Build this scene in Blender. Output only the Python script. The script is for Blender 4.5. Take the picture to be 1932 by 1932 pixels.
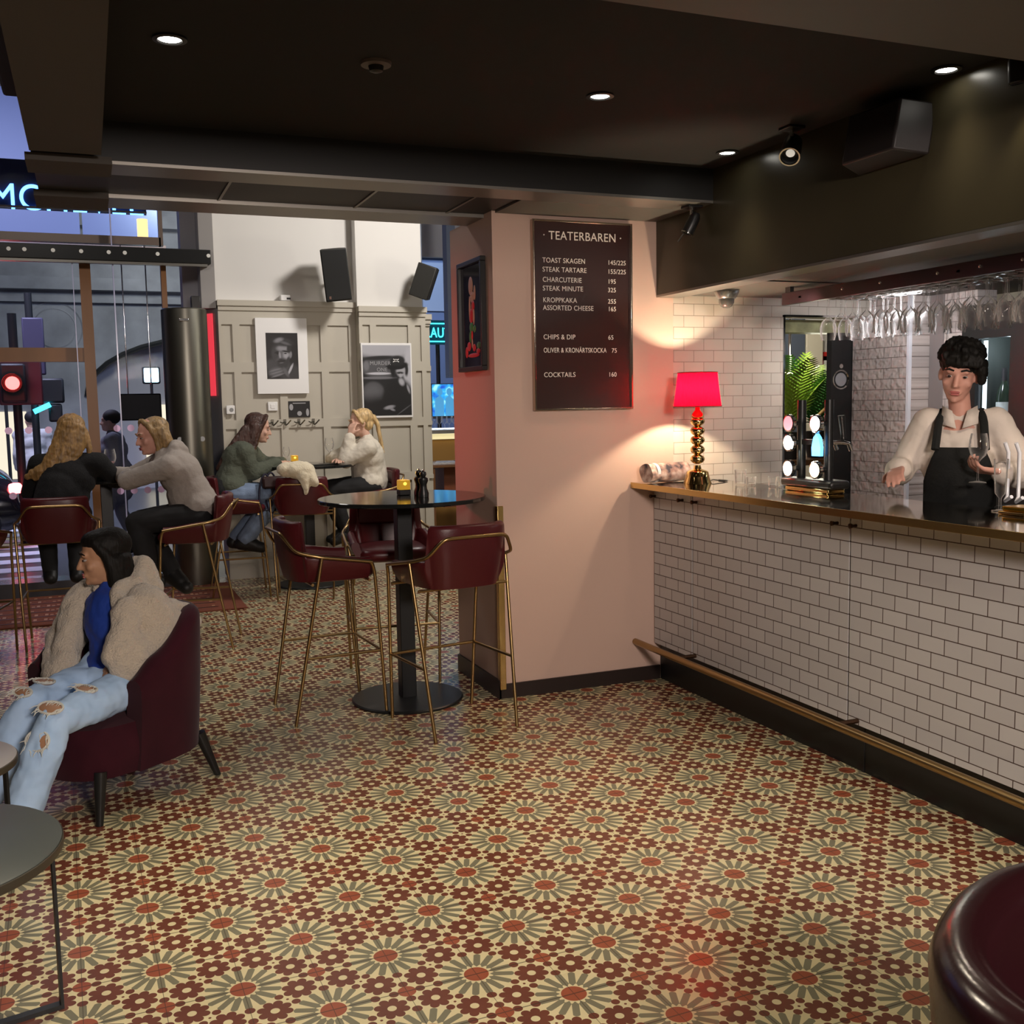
import bpy, bmesh, math, random
from mathutils import Vector, Matrix, noise
R = math.radians
random.seed(7)
for o in list(bpy.data.objects): bpy.data.objects.remove(o)
SC = bpy.context.scene
COL = SC.collection
# ------------------------------------------------------------------ camera
cam_data = bpy.data.cameras.new('camera')
cam_data.sensor_width = 36.0
cam_data.lens = 36.0 * 1960.2 / 1932.0
cam_data.clip_start = 0.05
cam = bpy.data.objects.new('camera', cam_data)
COL.objects.link(cam)
PIT, ROL, TH = 0.1030, -0.0178, R(22.0)
def _lv(v): return Vector((v[0]*math.cos(TH)+v[1]*math.sin(TH), -v[0]*math.sin(TH)+v[1]*math.cos(TH), v[2]))
_cr, _sr, _cp, _sp = math.cos(ROL), math.sin(ROL), math.cos(PIT), math.sin(PIT)
_r = _lv((_cr, _sr*_sp, _sr*_cp)); _d = _lv((_sr, -_cr*_sp, -_cr*_cp)); _f = _lv((0, _cp, -_sp))
cam.matrix_world = Matrix(((_r.x, -_d.x, -_f.x, 0), (_r.y, -_d.y, -_f.y, 0), (_r.z, -_d.z, -_f.z, 1.5624), (0, 0, 0, 1)))
SC.camera = cam
# ------------------------------------------------------------------ exposure, world
SC.view_settings.view_transform = 'Standard'
SC.view_settings.look = 'None'
SC.view_settings.exposure = 0.0
SC.cycles.transparent_max_bounces = 64
SC.view_settings.gamma = 1.0
SC.view_settings.use_curve_mapping = False
world = bpy.data.worlds.new('night_sky'); SC.world = world
world.use_nodes = True
world.node_tree.nodes['Background'].inputs[0].default_value = (0.05, 0.08, 0.17, 1)
world.node_tree.nodes['Background'].inputs[1].default_value = 0.35
# ------------------------------------------------------------------ large lights
def area(name, loc, target, power, color, sx, sy):
    l = bpy.data.lights.new(name, 'AREA'); l.energy = power; l.color = color; l.shape = 'RECTANGLE'; l.size = sx; l.size_y = sy
    o = bpy.data.objects.new(name, l); COL.objects.link(o); o.location = loc
    o.rotation_euler = (Vector(target)-Vector(loc)).to_track_quat('-Z', 'Y').to_euler(); return o
def spot(name, loc, target, power, color, ang=80, blend=0.6, rad=0.03, parent=None):
    l = bpy.data.lights.new(name, 'SPOT'); l.energy = power; l.color = color; l.spot_size = R(ang); l.spot_blend = blend; l.shadow_soft_size = rad
    o = bpy.data.objects.new(name, l); COL.objects.link(o); o.location = loc
    o.rotation_euler = (Vector(target)-Vector(loc)).to_track_quat('-Z', 'Y').to_euler(); return o
def point(name, loc, power, color, rad=0.03):
    l = bpy.data.lights.new(name, 'POINT'); l.energy = power; l.color = color; l.shadow_soft_size = rad
    o = bpy.data.objects.new(name, l); COL.objects.link(o); o.location = loc; return o
WARM = (1.0, 0.87, 0.67)
NEUT = (1.0, 0.90, 0.78)
COOL = (1.0, 0.94, 0.88)
# tall front room: ceiling lamps over the window side of the bar
area('front_room_ceiling_light', (3.3, 7.2, 3.95), (1.6, 9.6, 1.6), 90, COOL, 0.4, 0.4)
area('front_room_ceiling_light', (-0.6, 7.3, 3.95), (-0.3, 7.6, 0), 24, COOL, 0.8, 0.8)
area('rear_fill_light', (0.9, -1.6, 2.42), (1.8, 4.6, 0.7), 185, (1.0, 0.86, 0.78), 0.8, 0.5)  # fill added behind the camera to brighten pillar, bar and floor
area('street_fill_light', (-1.5, 14.5, 6.5), (-0.5, 17, 0), 560, (0.68, 0.70, 1.0), 2.0, 2.0)  # this and the next three are fills added to light road and facades
area('street_fill_light', (1.8, 18.5, 5.6), (1.2, 24.0, 2.6), 150, (0.95, 0.97, 0.82), 1.0, 1.0)
area('street_fill_light', (-3.5, 18.5, 6.0), (-2.0, 24.0, 3.0), 120, (0.60, 0.68, 1.0), 1.0, 1.0)
area('street_fill_light', (5.0, 14.0, 6.0), (4.0, 18.0, 2.0), 260, (0.55, 0.70, 1.0), 1.5, 1.5)
# ------------------------------------------------------------------ materials
MATS = {}
def new_mat(name):
    m = bpy.data.materials.new(name); m.use_nodes = True; MATS[name] = m
    return m, m.node_tree, m.node_tree.nodes['Principled BSDF']
def mat(name, c, rough=0.5, metal=0.0, bump=0.0, bscale=40.0, var=0.0, vscale=6.0, spec=0.5, emit=None, es=0.0, sheen=0.0, coat=0.0, trans=0.0, ior=1.45, stretch=None):
    m, nt, b = new_mat(name)
    b.inputs['Base Color'].default_value = (*c, 1); b.inputs['Roughness'].default_value = rough; b.inputs['Metallic'].default_value = metal
    b.inputs['Specular IOR Level'].default_value = spec
    b.inputs['Coat Weight'].default_value = coat; b.inputs['Coat Roughness'].default_value = 0.08
    b.inputs['Sheen Weight'].default_value = sheen
    b.inputs['Transmission Weight'].default_value = trans; b.inputs['IOR'].default_value = ior
    if emit: b.inputs['Emission Color'].default_value = (*emit, 1); b.inputs['Emission Strength'].default_value = es
    if bump or var:
        tc = nt.nodes.new('ShaderNodeTexCoord'); mp = nt.nodes.new('ShaderNodeMapping'); nt.links.new(tc.outputs['Object'], mp.inputs[0])
        if stretch: mp.inputs['Scale'].default_value = stretch
    if var:
        n = nt.nodes.new('ShaderNodeTexNoise'); n.inputs['Scale'].default_value = vscale; n.inputs['Detail'].default_value = 5
        nt.links.new(mp.outputs[0], n.inputs['Vector'])
        rmp = nt.nodes.new('ShaderNodeValToRGB')
        rmp.color_ramp.elements[0].color = (*[max(0, x*(1-var)) for x in c], 1); rmp.color_ramp.elements[1].color = (*[min(1, x*(1+var)) for x in c], 1)
        rmp.color_ramp.elements[0].position = 0.3; rmp.color_ramp.elements[1].position = 0.7
        nt.links.new(n.outputs['Fac'], rmp.inputs[0]); nt.links.new(rmp.outputs[0], b.inputs['Base Color'])
    if bump:
        n2 = nt.nodes.new('ShaderNodeTexNoise'); n2.inputs['Scale'].default_value = bscale; n2.inputs['Detail'].default_value = 4
        nt.links.new(mp.outputs[0], n2.inputs['Vector'])
        bp = nt.nodes.new('ShaderNodeBump'); bp.inputs['Strength'].default_value = bump; bp.inputs['Distance'].default_value = 0.01
        nt.links.new(n2.outputs['Fac'], bp.inputs['Height']); nt.links.new(bp.outputs[0], b.inputs['Normal'])
    return m
class G:
    """small helper to write node maths"""
    def __init__(s, nt): s.nt = nt
    def m(s, op, a, b=None, c=None):
        n = s.nt.nodes.new('ShaderNodeMath'); n.operation = op
        for i, x in enumerate((a, b, c)):
            if x is None: continue
            if isinstance(x, (int, float)): n.inputs[i].default_value = x
            else: s.nt.links.new(x, n.inputs[i])
        return n.outputs[0]
    def add(s, a, b): return s.m('ADD', a, b)
    def sub(s, a, b): return s.m('SUBTRACT', a, b)
    def mul(s, a, b): return s.m('MULTIPLY', a, b)
    def lt(s, a, b): return s.m('LESS_THAN', a, b)
    def gt(s, a, b): return s.m('GREATER_THAN', a, b)
    def ab(s, a): return s.m('ABSOLUTE', a)
    def mx(s, a, b): return s.m('MAXIMUM', a, b)
    def mn(s, a, b): return s.m('MINIMUM', a, b)
    def hyp(s, a, b): return s.m('SQRT', s.add(s.mul(a, a), s.mul(b, b)))
    def disc(s, x, y, cx, cy, r): return s.lt(s.hyp(s.sub(x, cx), s.sub(y, cy)), r)
    def mix(s, f, a, b):
        n = s.nt.nodes.new('ShaderNodeMix'); n.data_type = 'RGBA'
        for sock, x in ((n.inputs[0], f), (n.inputs[6], a), (n.inputs[7], b)):
            if isinstance(x, tuple): sock.default_value = (*x, 1)
            elif isinstance(x, (int, float)): sock.default_value = x
            else: s.nt.links.new(x, sock)
        return n.outputs[2]
    def pos(s):
        n = s.nt.nodes.new('ShaderNodeNewGeometry'); sp = s.nt.nodes.new('ShaderNodeSeparateXYZ')
        s.nt.links.new(n.outputs['Position'], sp.inputs[0]); return sp.outputs[0], sp.outputs[1], sp.outputs[2], n.outputs['Position']
def floor_mat():
    m, nt, b = new_mat('patterned_cement_tile'); g = G(nt); X, Y, Z, P = g.pos()
    px, py = g.sub(X, 0.888), g.sub(Y, 3.371)
    ang = R(-43.57); L = 0.2830; ca, sa = math.cos(ang)/L, math.sin(ang)/L
    A = g.add(g.mul(px, ca), g.mul(py, sa)); B = g.sub(g.mul(px, sa), g.mul(py, ca))
    fa = g.ab(g.sub(A, g.m('ROUND', A))); fb = g.ab(g.sub(B, g.m('ROUND', B)))
    M, q = g.mx(fa, fb), g.mn(fa, fb)
    r = g.hyp(M, q); th = g.m('ARCTAN2', q, M); w = R(22.5)
    dth = g.sub(th, g.mul(g.m('ROUND', g.m('DIVIDE', th, w)), w))
    off = g.ab(g.mul(r, g.m('SINE', dth))); along = g.mul(r, g.m('COSINE', dth))
    tipw = g.mn(0.034, g.m('SQRT', g.mx(0.0, g.mul(g.sub(0.368, along), 0.06))))
    petal = g.mul(g.lt(off, tipw), g.mul(g.gt(r, g.add(0.152, g.mul(g.m('COSINE', g.mul(th, 16.0)), -0.018))), g.lt(along, 0.368)))
    fx, fy = g.sub(M, 0.5), g.sub(q, 0.2); rf = g.hyp(fx, fy); af = g.m('ARCTAN2', fy, fx)
    lim = g.add(0.112, g.mul(0.056, g.m('POWER', g.ab(g.m('SINE', g.mul(af, 4.0))), 0.55)))
    flower = g.mul(g.lt(rf, lim), g.gt(rf, 0.043))
    ov = g.disc(M, q, 0.283, 0.278, 0.046)
    for cx, cy, rr in ((0.408, 0.408, 0.047), (0.405, 0.0, 0.042), (0.5, 0.0, 0.014)): ov = g.mx(ov, g.disc(M, q, cx, cy, rr))
    blob = g.disc(M, q, 0.5, 0.5, 0.088)
    core = g.lt(r, 0.122)
    nz = nt.nodes.new('ShaderNodeTexNoise'); nz.inputs['Scale'].default_value = 9.0; nz.inputs['Detail'].default_value = 3; nt.links.new(P, nz.inputs['Vector'])
    nf = nz.outputs['Fac']
    cream = g.mix(nf, (0.60, 0.52, 0.29), (0.76, 0.66, 0.40))
    grey = g.mix(nf, (0.165, 0.152, 0.098), (0.225, 0.208, 0.135))
    mar = g.mix(nf, (0.110, 0.031, 0.018), (0.190, 0.062, 0.036))
    ter = g.mix(nf, (0.25, 0.060, 0.030), (0.36, 0.100, 0.048))
    c = g.mix(petal, cream, grey); c = g.mix(g.mx(flower, ov), c, mar); c = g.mix(g.mx(blob, core), c, ter)
    d1 = g.sub(A, B); d1 = g.ab(g.sub(d1, g.m('ROUND', d1))); d2 = g.add(A, B); d2 = g.ab(g.sub(d2, g.m('ROUND', d2)))
    grout = g.mx(g.lt(g.mn(d2, 9.0), 0.011), g.lt(d1, 0.005))
    c = g.mix(g.mul(grout, 0.72), c, (0.05, 0.035, 0.025))
    nt.links.new(c, b.inputs['Base Color'])
    n2 = nt.nodes.new('ShaderNodeTexNoise'); n2.inputs['Scale'].default_value = 3.0; nt.links.new(P, n2.inputs['Vector'])
    nt.links.new(g.add(g.mul(n2.outputs['Fac'], 0.16), 0.17), b.inputs['Roughness'])
    b.inputs['Specular IOR Level'].default_value = 0.36
    bp = nt.nodes.new('ShaderNodeBump'); bp.inputs['Strength'].default_value = 0.06; bp.inputs['Distance'].default_value = 0.004
    n3 = nt.nodes.new('ShaderNodeTexNoise'); n3.inputs['Scale'].default_value = 14.0; nt.links.new(P, n3.inputs['Vector'])
    nt.links.new(n3.outputs['Fac'], bp.inputs['Height']); nt.links.new(bp.outputs[0], b.inputs['Normal'])
    return m
def tile_mat(name, axis, w, h, c1, c2, mortar, ms, rough, bump, o1=0.0, o2=0.0, wave=0.0):
    m, nt, b = new_mat(name); g = G(nt); X, Y, Z, P = g.pos()
    cb = nt.nodes.new('ShaderNodeCombineXYZ')
    nt.links.new(g.add(Y if axis == 'y' else X, o1), cb.inputs[0]); nt.links.new(g.add(Z, o2), cb.inputs[1])
    br = nt.nodes.new('ShaderNodeTexBrick'); nt.links.new(cb.outputs[0], br.inputs['Vector'])
    br.inputs['Scale'].default_value = 1.0; br.inputs['Brick Width'].default_value = w; br.inputs['Row Height'].default_value = h
    br.inputs['Mortar Size'].default_value = ms; br.inputs['Mortar Smooth'].default_value = 0.2; br.inputs['Bias'].default_value = 0.0
    br.offset = 0.5
    br.inputs['Color1'].default_value = (*c1, 1); br.inputs['Color2'].default_value = (*c2, 1); br.inputs['Mortar'].default_value = (*mortar, 1)
    nt.links.new(br.outputs['Color'], b.inputs['Base Color'])
    nt.links.new(g.add(g.mul(br.outputs['Fac'], 0.5), rough), b.inputs['Roughness'])
    ht = g.sub(1.0, br.outputs['Fac'])
    if wave:
        n = nt.nodes.new('ShaderNodeTexNoise'); n.inputs['Scale'].default_value = 26.0; n.inputs['Detail'].default_value = 1; nt.links.new(cb.outputs[0], n.inputs['Vector'])
        ht = g.add(ht, g.mul(n.outputs['Fac'], wave))
    bp = nt.nodes.new('ShaderNodeBump'); bp.inputs['Strength'].default_value = bump; bp.inputs['Distance'].default_value = 0.004
    nt.links.new(ht, bp.inputs['Height']); nt.links.new(bp.outputs[0], b.inputs['Normal'])
    return m
def glass_mat(name, tint=(1, 1, 1), gl=0.08, rough=0.0, milky=0.0):
    m = bpy.data.materials.new(name); m.use_nodes = True; nt = m.node_tree; nt.nodes.clear()
    o = nt.nodes.new('ShaderNodeOutputMaterial'); t = nt.nodes.new('ShaderNodeBsdfTransparent'); gs = nt.nodes.new('ShaderNodeBsdfGlossy'); mx = nt.nodes.new('ShaderNodeMixShader')
    lw = nt.nodes.new('ShaderNodeLayerWeight'); lw.inputs[0].default_value = gl
    t.inputs[0].default_value = (*tint, 1); gs.inputs['Roughness'].default_value = rough
    nt.links.new(lw.outputs['Fresnel'], mx.inputs[0]); nt.links.new(t.outputs[0], mx.inputs[1]); nt.links.new(gs.outputs[0], mx.inputs[2])
    last = mx.outputs[0]
    if milky:
        df = nt.nodes.new('ShaderNodeBsdfTranslucent'); df.inputs[0].default_value = (0.9, 0.88, 0.86, 1); d2 = nt.nodes.new('ShaderNodeBsdfDiffuse'); d2.inputs[0].default_value = (0.9, 0.88, 0.86, 1); a1 = nt.nodes.new('ShaderNodeMixShader'); nt.links.new(df.outputs[0], a1.inputs[1]); nt.links.new(d2.outputs[0], a1.inputs[2])
        lf = nt.nodes.new('ShaderNodeMath'); lf.operation = 'MULTIPLY'; lf.inputs[1].default_value = milky; nt.links.new(lw.outputs['Facing'], lf.inputs[0])
        m3 = nt.nodes.new('ShaderNodeMixShader'); nt.links.new(lf.outputs[0], m3.inputs[0]); nt.links.new(last, m3.inputs[1]); nt.links.new(a1.outputs[0], m3.inputs[2]); last = m3.outputs[0]
    nt.links.new(last, o.inputs[0])
    MATS[name] = m; return m
def emit_mat(name, c, s):
    m, nt, b = new_mat(name)
    b.inputs['Base Color'].default_value = (*[min(1, x*.5) for x in c], 1); b.inputs['Emission Color'].default_value = (*c, 1); b.inputs['Emission Strength'].default_value = s
    return m
M_floor = floor_mat()
M_ceil = mat('matt_black_ceiling_paint', (0.010, 0.0095, 0.008), 0.85)
M_black = mat('black_lacquer', (0.012, 0.012, 0.012), 0.35)
M_mblack = mat('matt_black_metal', (0.018, 0.018, 0.018), 0.5)
M_greyceil = mat('soffit_painted_light', (0.10, 0.092, 0.08), 0.6)
M_steelstrip = mat('brushed_aluminium', (0.30, 0.28, 0.25), 0.38, 0.85)
M_pillar = mat('pale_pink_plaster', (0.56, 0.39, 0.315), 0.7, bump=0.05, bscale=30)
M_skirt = mat('dark_brown_skirting', (0.020, 0.012, 0.010), 0.4)
M_hood = mat('dark_olive_lacquer', (0.050, 0.042, 0.024), 0.28, var=0.15, vscale=1.5)
M_tile_bar = tile_mat('white_bar_tile', 'y', 0.1302, 0.0613, (0.58, 0.56, 0.545), (0.52, 0.50, 0.49), (0.07, 0.04, 0.03), 0.0022, 0.24, 0.5, o1=0.0211, o2=0.008)
M_tile_end = tile_mat('cream_wall_tile', 'x', 0.1302, 0.0640, (0.52, 0.465, 0.395), (0.475, 0.43, 0.37), (0.22, 0.18, 0.14), 0.0016, 0.22, 0.5, o1=0.03, o2=0.01)
M_tile_back = tile_mat('glossy_pillow_tile', 'y', 0.1302, 0.0620, (0.52, 0.45, 0.41), (0.47, 0.41, 0.38), (0.22, 0.18, 0.16), 0.0022, 0.05, 0.9, wave=5.0)
M_panel = mat('warm_grey_panelling_paint', (0.47, 0.435, 0.365), 0.5)
M_white = mat('white_wall_paint', (0.72, 0.70, 0.67), 0.75)
M_brass = mat('antique_brass', (0.40, 0.27, 0.12), 0.32, 1.0)
M_brassb = mat('bright_brass', (0.80, 0.56, 0.22), 0.12, 1.0)
M_brassedge = mat('brass_edge_strip', (0.62, 0.44, 0.17), 0.25, 1.0)
M_counter = mat('polished_zinc_counter', (0.62, 0.55, 0.46), 0.07, 1.0)
M_leather = mat('oxblood_leather', (0.072, 0.0075, 0.010), 0.36, bump=0.05, bscale=120, spec=0.45)
M_velvet = mat('burgundy_velvet', (0.036, 0.0055, 0.011), 0.9, sheen=0.08, spec=0.15, var=0.25, vscale=5)
M_lth2 = mat('dark_brown_glossy_leather', (0.020, 0.0045, 0.006), 0.22, spec=0.6, bump=0.03, bscale=90)
M_tabletop = mat('black_glossy_laminate', (0.010, 0.011, 0.011), 0.10, spec=0.6)
M_tablebase = mat('black_powder_coated_steel', (0.010, 0.011, 0.012), 0.42)
M_lowtop = mat('dark_green_grey_tabletop', (0.055, 0.065, 0.058), 0.45)
M_lowtop2 = mat('grey_tabletop', (0.32, 0.30, 0.30), 0.45)
M_glass = glass_mat('clear_glass', (0.99, 0.99, 0.99), 0.22, 0.03, 0.75)
M_pane = glass_mat('window_glass', (0.96, 0.97, 1.0), 0.035)
M_wood = mat('brown_wood_frame', (0.17, 0.075, 0.028), 0.4, var=0.25, vscale=3, stretch=(1, 1, 0.1))
M_steel = mat('dark_brushed_steel', (0.17, 0.165, 0.14), 0.36, 1.0)
M_chrome = mat('chrome', (0.75, 0.75, 0.75), 0.08, 1.0)
M_print = mat('white_print_paper', (0.80, 0.79, 0.78), 0.6)
M_blacktext = mat('menu_board_felt', (0.030, 0.010, 0.008), 0.35)
M_text = mat('white_letters', (0.85, 0.78, 0.70), 0.5)
# ------------------------------------------------------------------ mesh builder
class MB:
    def __init__(s): s.v = []; s.f = []
    def add(s, vs, fs):
        n = len(s.v); s.v += [tuple(v) for v in vs]; s.f += [tuple(i+n for i in f) for f in fs]; return s
    def box(s, x0, x1, y0, y1, z0, z1):
        return s.add([(x0,y0,z0),(x1,y0,z0),(x1,y1,z0),(x0,y1,z0),(x0,y0,z1),(x1,y0,z1),(x1,y1,z1),(x0,y1,z1)], [(0,3,2,1),(4,5,6,7),(0,1,5,4),(1,2,6,5),(2,3,7,6),(3,0,4,7)])
    def obox(s, c, sz, mx=None):
        mx = mx or Matrix.Identity(3); c = Vector(c); k = [Vector((a*sz[0]/2, b*sz[1]/2, d*sz[2]/2)) for d in (-1, 1) for a, b in ((-1,-1),(1,-1),(1,1),(-1,1))]
        return s.add([c+mx@p for p in k], [(0,3,2,1),(4,5,6,7),(0,1,5,4),(1,2,6,5),(2,3,7,6),(3,0,4,7)])
    def lathe(s, prof, c=(0,0,0), n=24, mx=None, cap=True):
        mx = mx or Matrix.Identity(3); c = Vector(c); vs = []; fs = []
        for r, z in prof:
            for i in range(n):
                a = 2*math.pi*i/n; vs.append(c+mx@Vector((r*math.cos(a), r*math.sin(a), z)))
        for k in range(len(prof)-1):
            for i in range(n):
                j = (i+1) % n; fs.append((k*n+i, k*n+j, (k+1)*n+j, (k+1)*n+i))
        if cap: fs.append(tuple(reversed(range(n)))); fs.append(tuple(range((len(prof)-1)*n, len(prof)*n)))
        return s.add(vs, fs)
    def cyl(s, p0, p1, r0, r1=None, n=14):
        p0, p1 = Vector(p0), Vector(p1); d = p1-p0; L = d.length or 1e-6
        mx = d.to_track_quat('Z', 'Y').to_matrix(); return s.lathe([(r0, 0), (r1 if r1 is not None else r0, L)], p0, n, mx)
    def tube(s, pts, r, n=10, closed=False):
        pts = [Vector(p) for p in pts]; N = len(pts); up = None; vs = []; fs = []
        for i, p in enumerate(pts):
            a = pts[(i-1) % N] if (closed or i > 0) else p; b = pts[(i+1) % N] if (closed or i < N-1) else p
            t = (b-a).normalized()
            if up is None: up = t.orthogonal().normalized()
            else:
                up = (up - t*up.dot(t)); up = up.normalized() if up.length > 1e-6 else t.orthogonal().normalized()
            sd = t.cross(up); rr = r[i] if isinstance(r, (list, tuple)) else r
            for k in range(n):
                q = 2*math.pi*k/n; vs.append(p + (up*math.cos(q)+sd*math.sin(q))*rr)
        for i in range(N if closed else N-1):
            for k in range(n):
                a = i*n+k; b2 = i*n+(k+1) % n; c = ((i+1) % N)*n+(k+1) % n; d = ((i+1) % N)*n+k; fs.append((a, b2, c, d))
        if not closed: fs.append(tuple(reversed(range(n)))); fs.append(tuple(range((N-1)*n, N*n)))
        return s.add(vs, fs)
    def cap(s, p0, r0, p1, r1, n=14):
        p0, p1 = Vector(p0), Vector(p1); d = p1-p0; L = d.length
        if L < 1e-5: return s.ell(p0, (r0, r0, r0))
        mx = d.to_track_quat('Z', 'Y').to_matrix(); prof = []
        for k in range(5):
            a = -math.pi/2 + math.pi/2*k/4; prof.append((max(1e-4, r0*math.cos(a)), r0*math.sin(a)))
        for k in range(5):
            a = math.pi/2*k/4; prof.append((max(1e-4, r1*math.cos(a)), L+r1*math.sin(a)))
        return s.lathe(prof, p0, n, mx)
    def chain(s, pts, rs, n=12):
        for i in range(len(pts)-1): s.cap(pts[i], rs[i], pts[i+1], rs[i+1], n)
        return s
    def ell(s, c, r, mx=None, n=18, m=12):
        prof = [(max(1e-4, math.sin(math.pi*k/m)), -math.cos(math.pi*k/m)) for k in range(m+1)]
        mx = (mx or Matrix.Identity(3)) @ Matrix.Diagonal(r); return s.lathe(prof, c, n, mx)
    def prism(s, poly, t0, t1, mx=None, c=(0,0,0)):
        mx = mx or Matrix.Identity(3); c = Vector(c); n = len(poly)
        vs = [c+mx@Vector((x, y, t0)) for x, y in poly]+[c+mx@Vector((x, y, t1)) for x, y in poly]
        return s.add(vs, [tuple(reversed(range(n))), tuple(range(n, 2*n))]+[(i, (i+1) % n, n+(i+1) % n, n+i) for i in range(n)])
    def sheet(s, rows, thick=0.0):
        """grid of points (rows of equal length)"""
        h, w = len(rows), len(rows[0]); return s.add([p for r_ in rows for p in r_], [(i*w+j, i*w+j+1, (i+1)*w+j+1, (i+1)*w+j) for i in range(h-1) for j in range(w-1)])
    def xf(s, mx):
        s.v = [tuple(mx @ Vector(v)) for v in s.v]; return s
    def mesh(s, name, recalc=True):
        me = bpy.data.meshes.new(name); me.from_pydata(s.v, [], s.f); me.validate()
        if recalc:
            b = bmesh.new(); b.from_mesh(me); bmesh.ops.recalc_face_normals(b, faces=b.faces); b.to_mesh(me); b.free()
        return me
    def build(s, name, m, parent=None, smooth=True, bevel=0.0, sub=0, solid=0.0, seg=2):
        me = s.mesh(name); me.materials.append(m)
        o = bpy.data.objects.new(name, me); COL.objects.link(o)
        if smooth:
            me.polygons.foreach_set('use_smooth', [True]*len(me.polygons))
        if solid: k = o.modifiers.new('s', 'SOLIDIFY'); k.thickness = solid; k.offset = 0
        if bevel: k = o.modifiers.new('b', 'BEVEL'); k.width = bevel; k.segments = seg; k.limit_method = 'ANGLE'; k.angle_limit = R(40)
        if sub: k = o.modifiers.new('u', 'SUBSURF'); k.levels = sub; k.render_levels = sub
        if smooth and not sub:
            me.set_sharp_from_angle(angle=R(42))
        if parent: o.parent = parent
        return o
def blob(name, mb, m, parent=None, voxel=0.008, smooth=3, disp=0.0, dscale=0.08):
    """melt overlapping closed shapes into one continuous surface"""
    me = mb.mesh(name); o = bpy.data.objects.new(name, me); COL.objects.link(o)
    k = o.modifiers.new('r', 'REMESH'); k.mode = 'VOXEL'; k.voxel_size = voxel; k.use_smooth_shade = True
    if smooth: k = o.modifiers.new('s', 'SMOOTH'); k.factor = 0.5; k.iterations = smooth
    if disp:
        t = bpy.data.textures.new(name, 'CLOUDS'); t.noise_scale = dscale; t.noise_depth = 1
        k = o.modifiers.new('d', 'DISPLACE'); k.texture = t; k.strength = disp; k.mid_level = 0.5; k.texture_coords = 'LOCAL'
    dg = bpy.context.evaluated_depsgraph_get(); me2 = bpy.data.meshes.new_from_object(o.evaluated_get(dg))
    bpy.data.objects.remove(o); bpy.data.meshes.remove(me); me2.name = name; me2.materials.clear(); me2.materials.append(m)
    me2.polygons.foreach_set('use_smooth', [True]*len(me2.polygons))
    o = bpy.data.objects.new(name, me2); COL.objects.link(o)
    if parent: o.parent = parent
    return o
def tag(o, label, cat, group=None):
    o['label'] = label; o['category'] = cat
    if group: o['group'] = group
    return o
def thing(name, label, cat, loc=(0,0,0), rz=0.0, group=None):
    o = bpy.data.objects.new(name, None); COL.objects.link(o); o.empty_display_size = 0.1
    o.location = loc; o.rotation_euler = (0, 0, rz); return tag(o, label, cat, group)
def structure(o, label=None, cat=None):
    o['kind'] = 'structure'
    if label: o['label'] = label
    if cat: o['category'] = cat
    return o
def dup(root, loc, rz=0.0, label=None, group=None):
    r = root.copy(); COL.objects.link(r); r.location = loc; r.rotation_euler = (0, 0, rz)
    if label: r['label'] = label
    if group: r['group'] = group
    for ch in list(root.children):
        c = ch.copy(); COL.objects.link(c); c.parent = r
        for gch in list(ch.children):
            d = gch.copy(); COL.objects.link(d); d.parent = c
    return r
def text(name, body, size, loc, m, parent=None, rot=(R(90), 0, 0), align='LEFT', ext=0.001, sx=1.0):
    cu = bpy.data.curves.new(name, 'FONT'); cu.body = body; cu.size = size; cu.align_x = align; cu.extrude = ext; cu.space_character = 1.05
    o = bpy.data.objects.new(name, cu); COL.objects.link(o)
    dg = bpy.context.evaluated_depsgraph_get(); me = bpy.data.meshes.new_from_object(o.evaluated_get(dg)); bpy.data.objects.remove(o)
    o = bpy.data.objects.new(name, me); COL.objects.link(o); me.materials.clear(); me.materials.append(m)
    o.location = loc; o.rotation_euler = rot; o.scale = (sx, 1, 1)
    if parent: o.parent = parent
    return o
# ================================================================== THE SETTING
def S(name, mb, m, label=None, **k): return structure(mb.build(name, m, **k), label)
S('floor', MB().box(-4.6, 9.0, -3.2, 9.95, -0.1, 0.0).box(3.0, 9.0, 9.95, 14.0, -0.1, 0.0), M_floor, smooth=False)
S('ceiling', MB().box(-0.15, 2.94, -3.2, 4.6, 2.70, 2.80), M_ceil, smooth=False)
S('ceiling_front_room', MB().box(-4.6, 9.0, -3.2, 14.0, 5.40, 5.5), M_white, smooth=False)
# beam across the room over the table, with two metal shutter strips underneath
o = S('trim_1', MB().box(-0.15, 3.4, 4.5, 5.45, 2.548, 5.4), M_mblack, smooth=False)
S('trim_2', MB().box(0.14, 2.92, 4.50, 4.70, 2.535, 2.548), M_steelstrip, smooth=False)
S('trim_3', MB().box(0.14, 2.25, 5.17, 5.43, 2.530, 2.548), M_steelstrip, smooth=False)
S('trim_4', MB().box(1.98, 2.92, 4.70, 5.058, 2.537, 2.5475), M_greyceil, smooth=False)  # paler panel paints in the light on the beam underside beside the pillar
for i, x in enumerate((0.62, 1.27, 1.75)): S('trim_%d' % (5+i), MB().box(x, x+0.012, 4.70, 5.17, 2.542, 2.548), M_steelstrip, smooth=False)
M_bulk = mat('grey_bulkhead_paint', (0.075, 0.066, 0.058), 0.8)
S('trim_8', MB().box(-0.15, 0.10, -3.2, 4.36, 2.535, 5.4), M_bulk, smooth=False)
S('trim_9', MB().box(0.10, 2.92, 1.0, 2.27, 2.50, 2.70), M_greyceil, smooth=False)
S('trim_10', MB().box(-0.17, 0.14, 4.44, 4.68, 2.52, 2.548).box(-0.17, 0.14, 5.15, 5.44, 2.52, 2.548), M_bulk, smooth=False)
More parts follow.
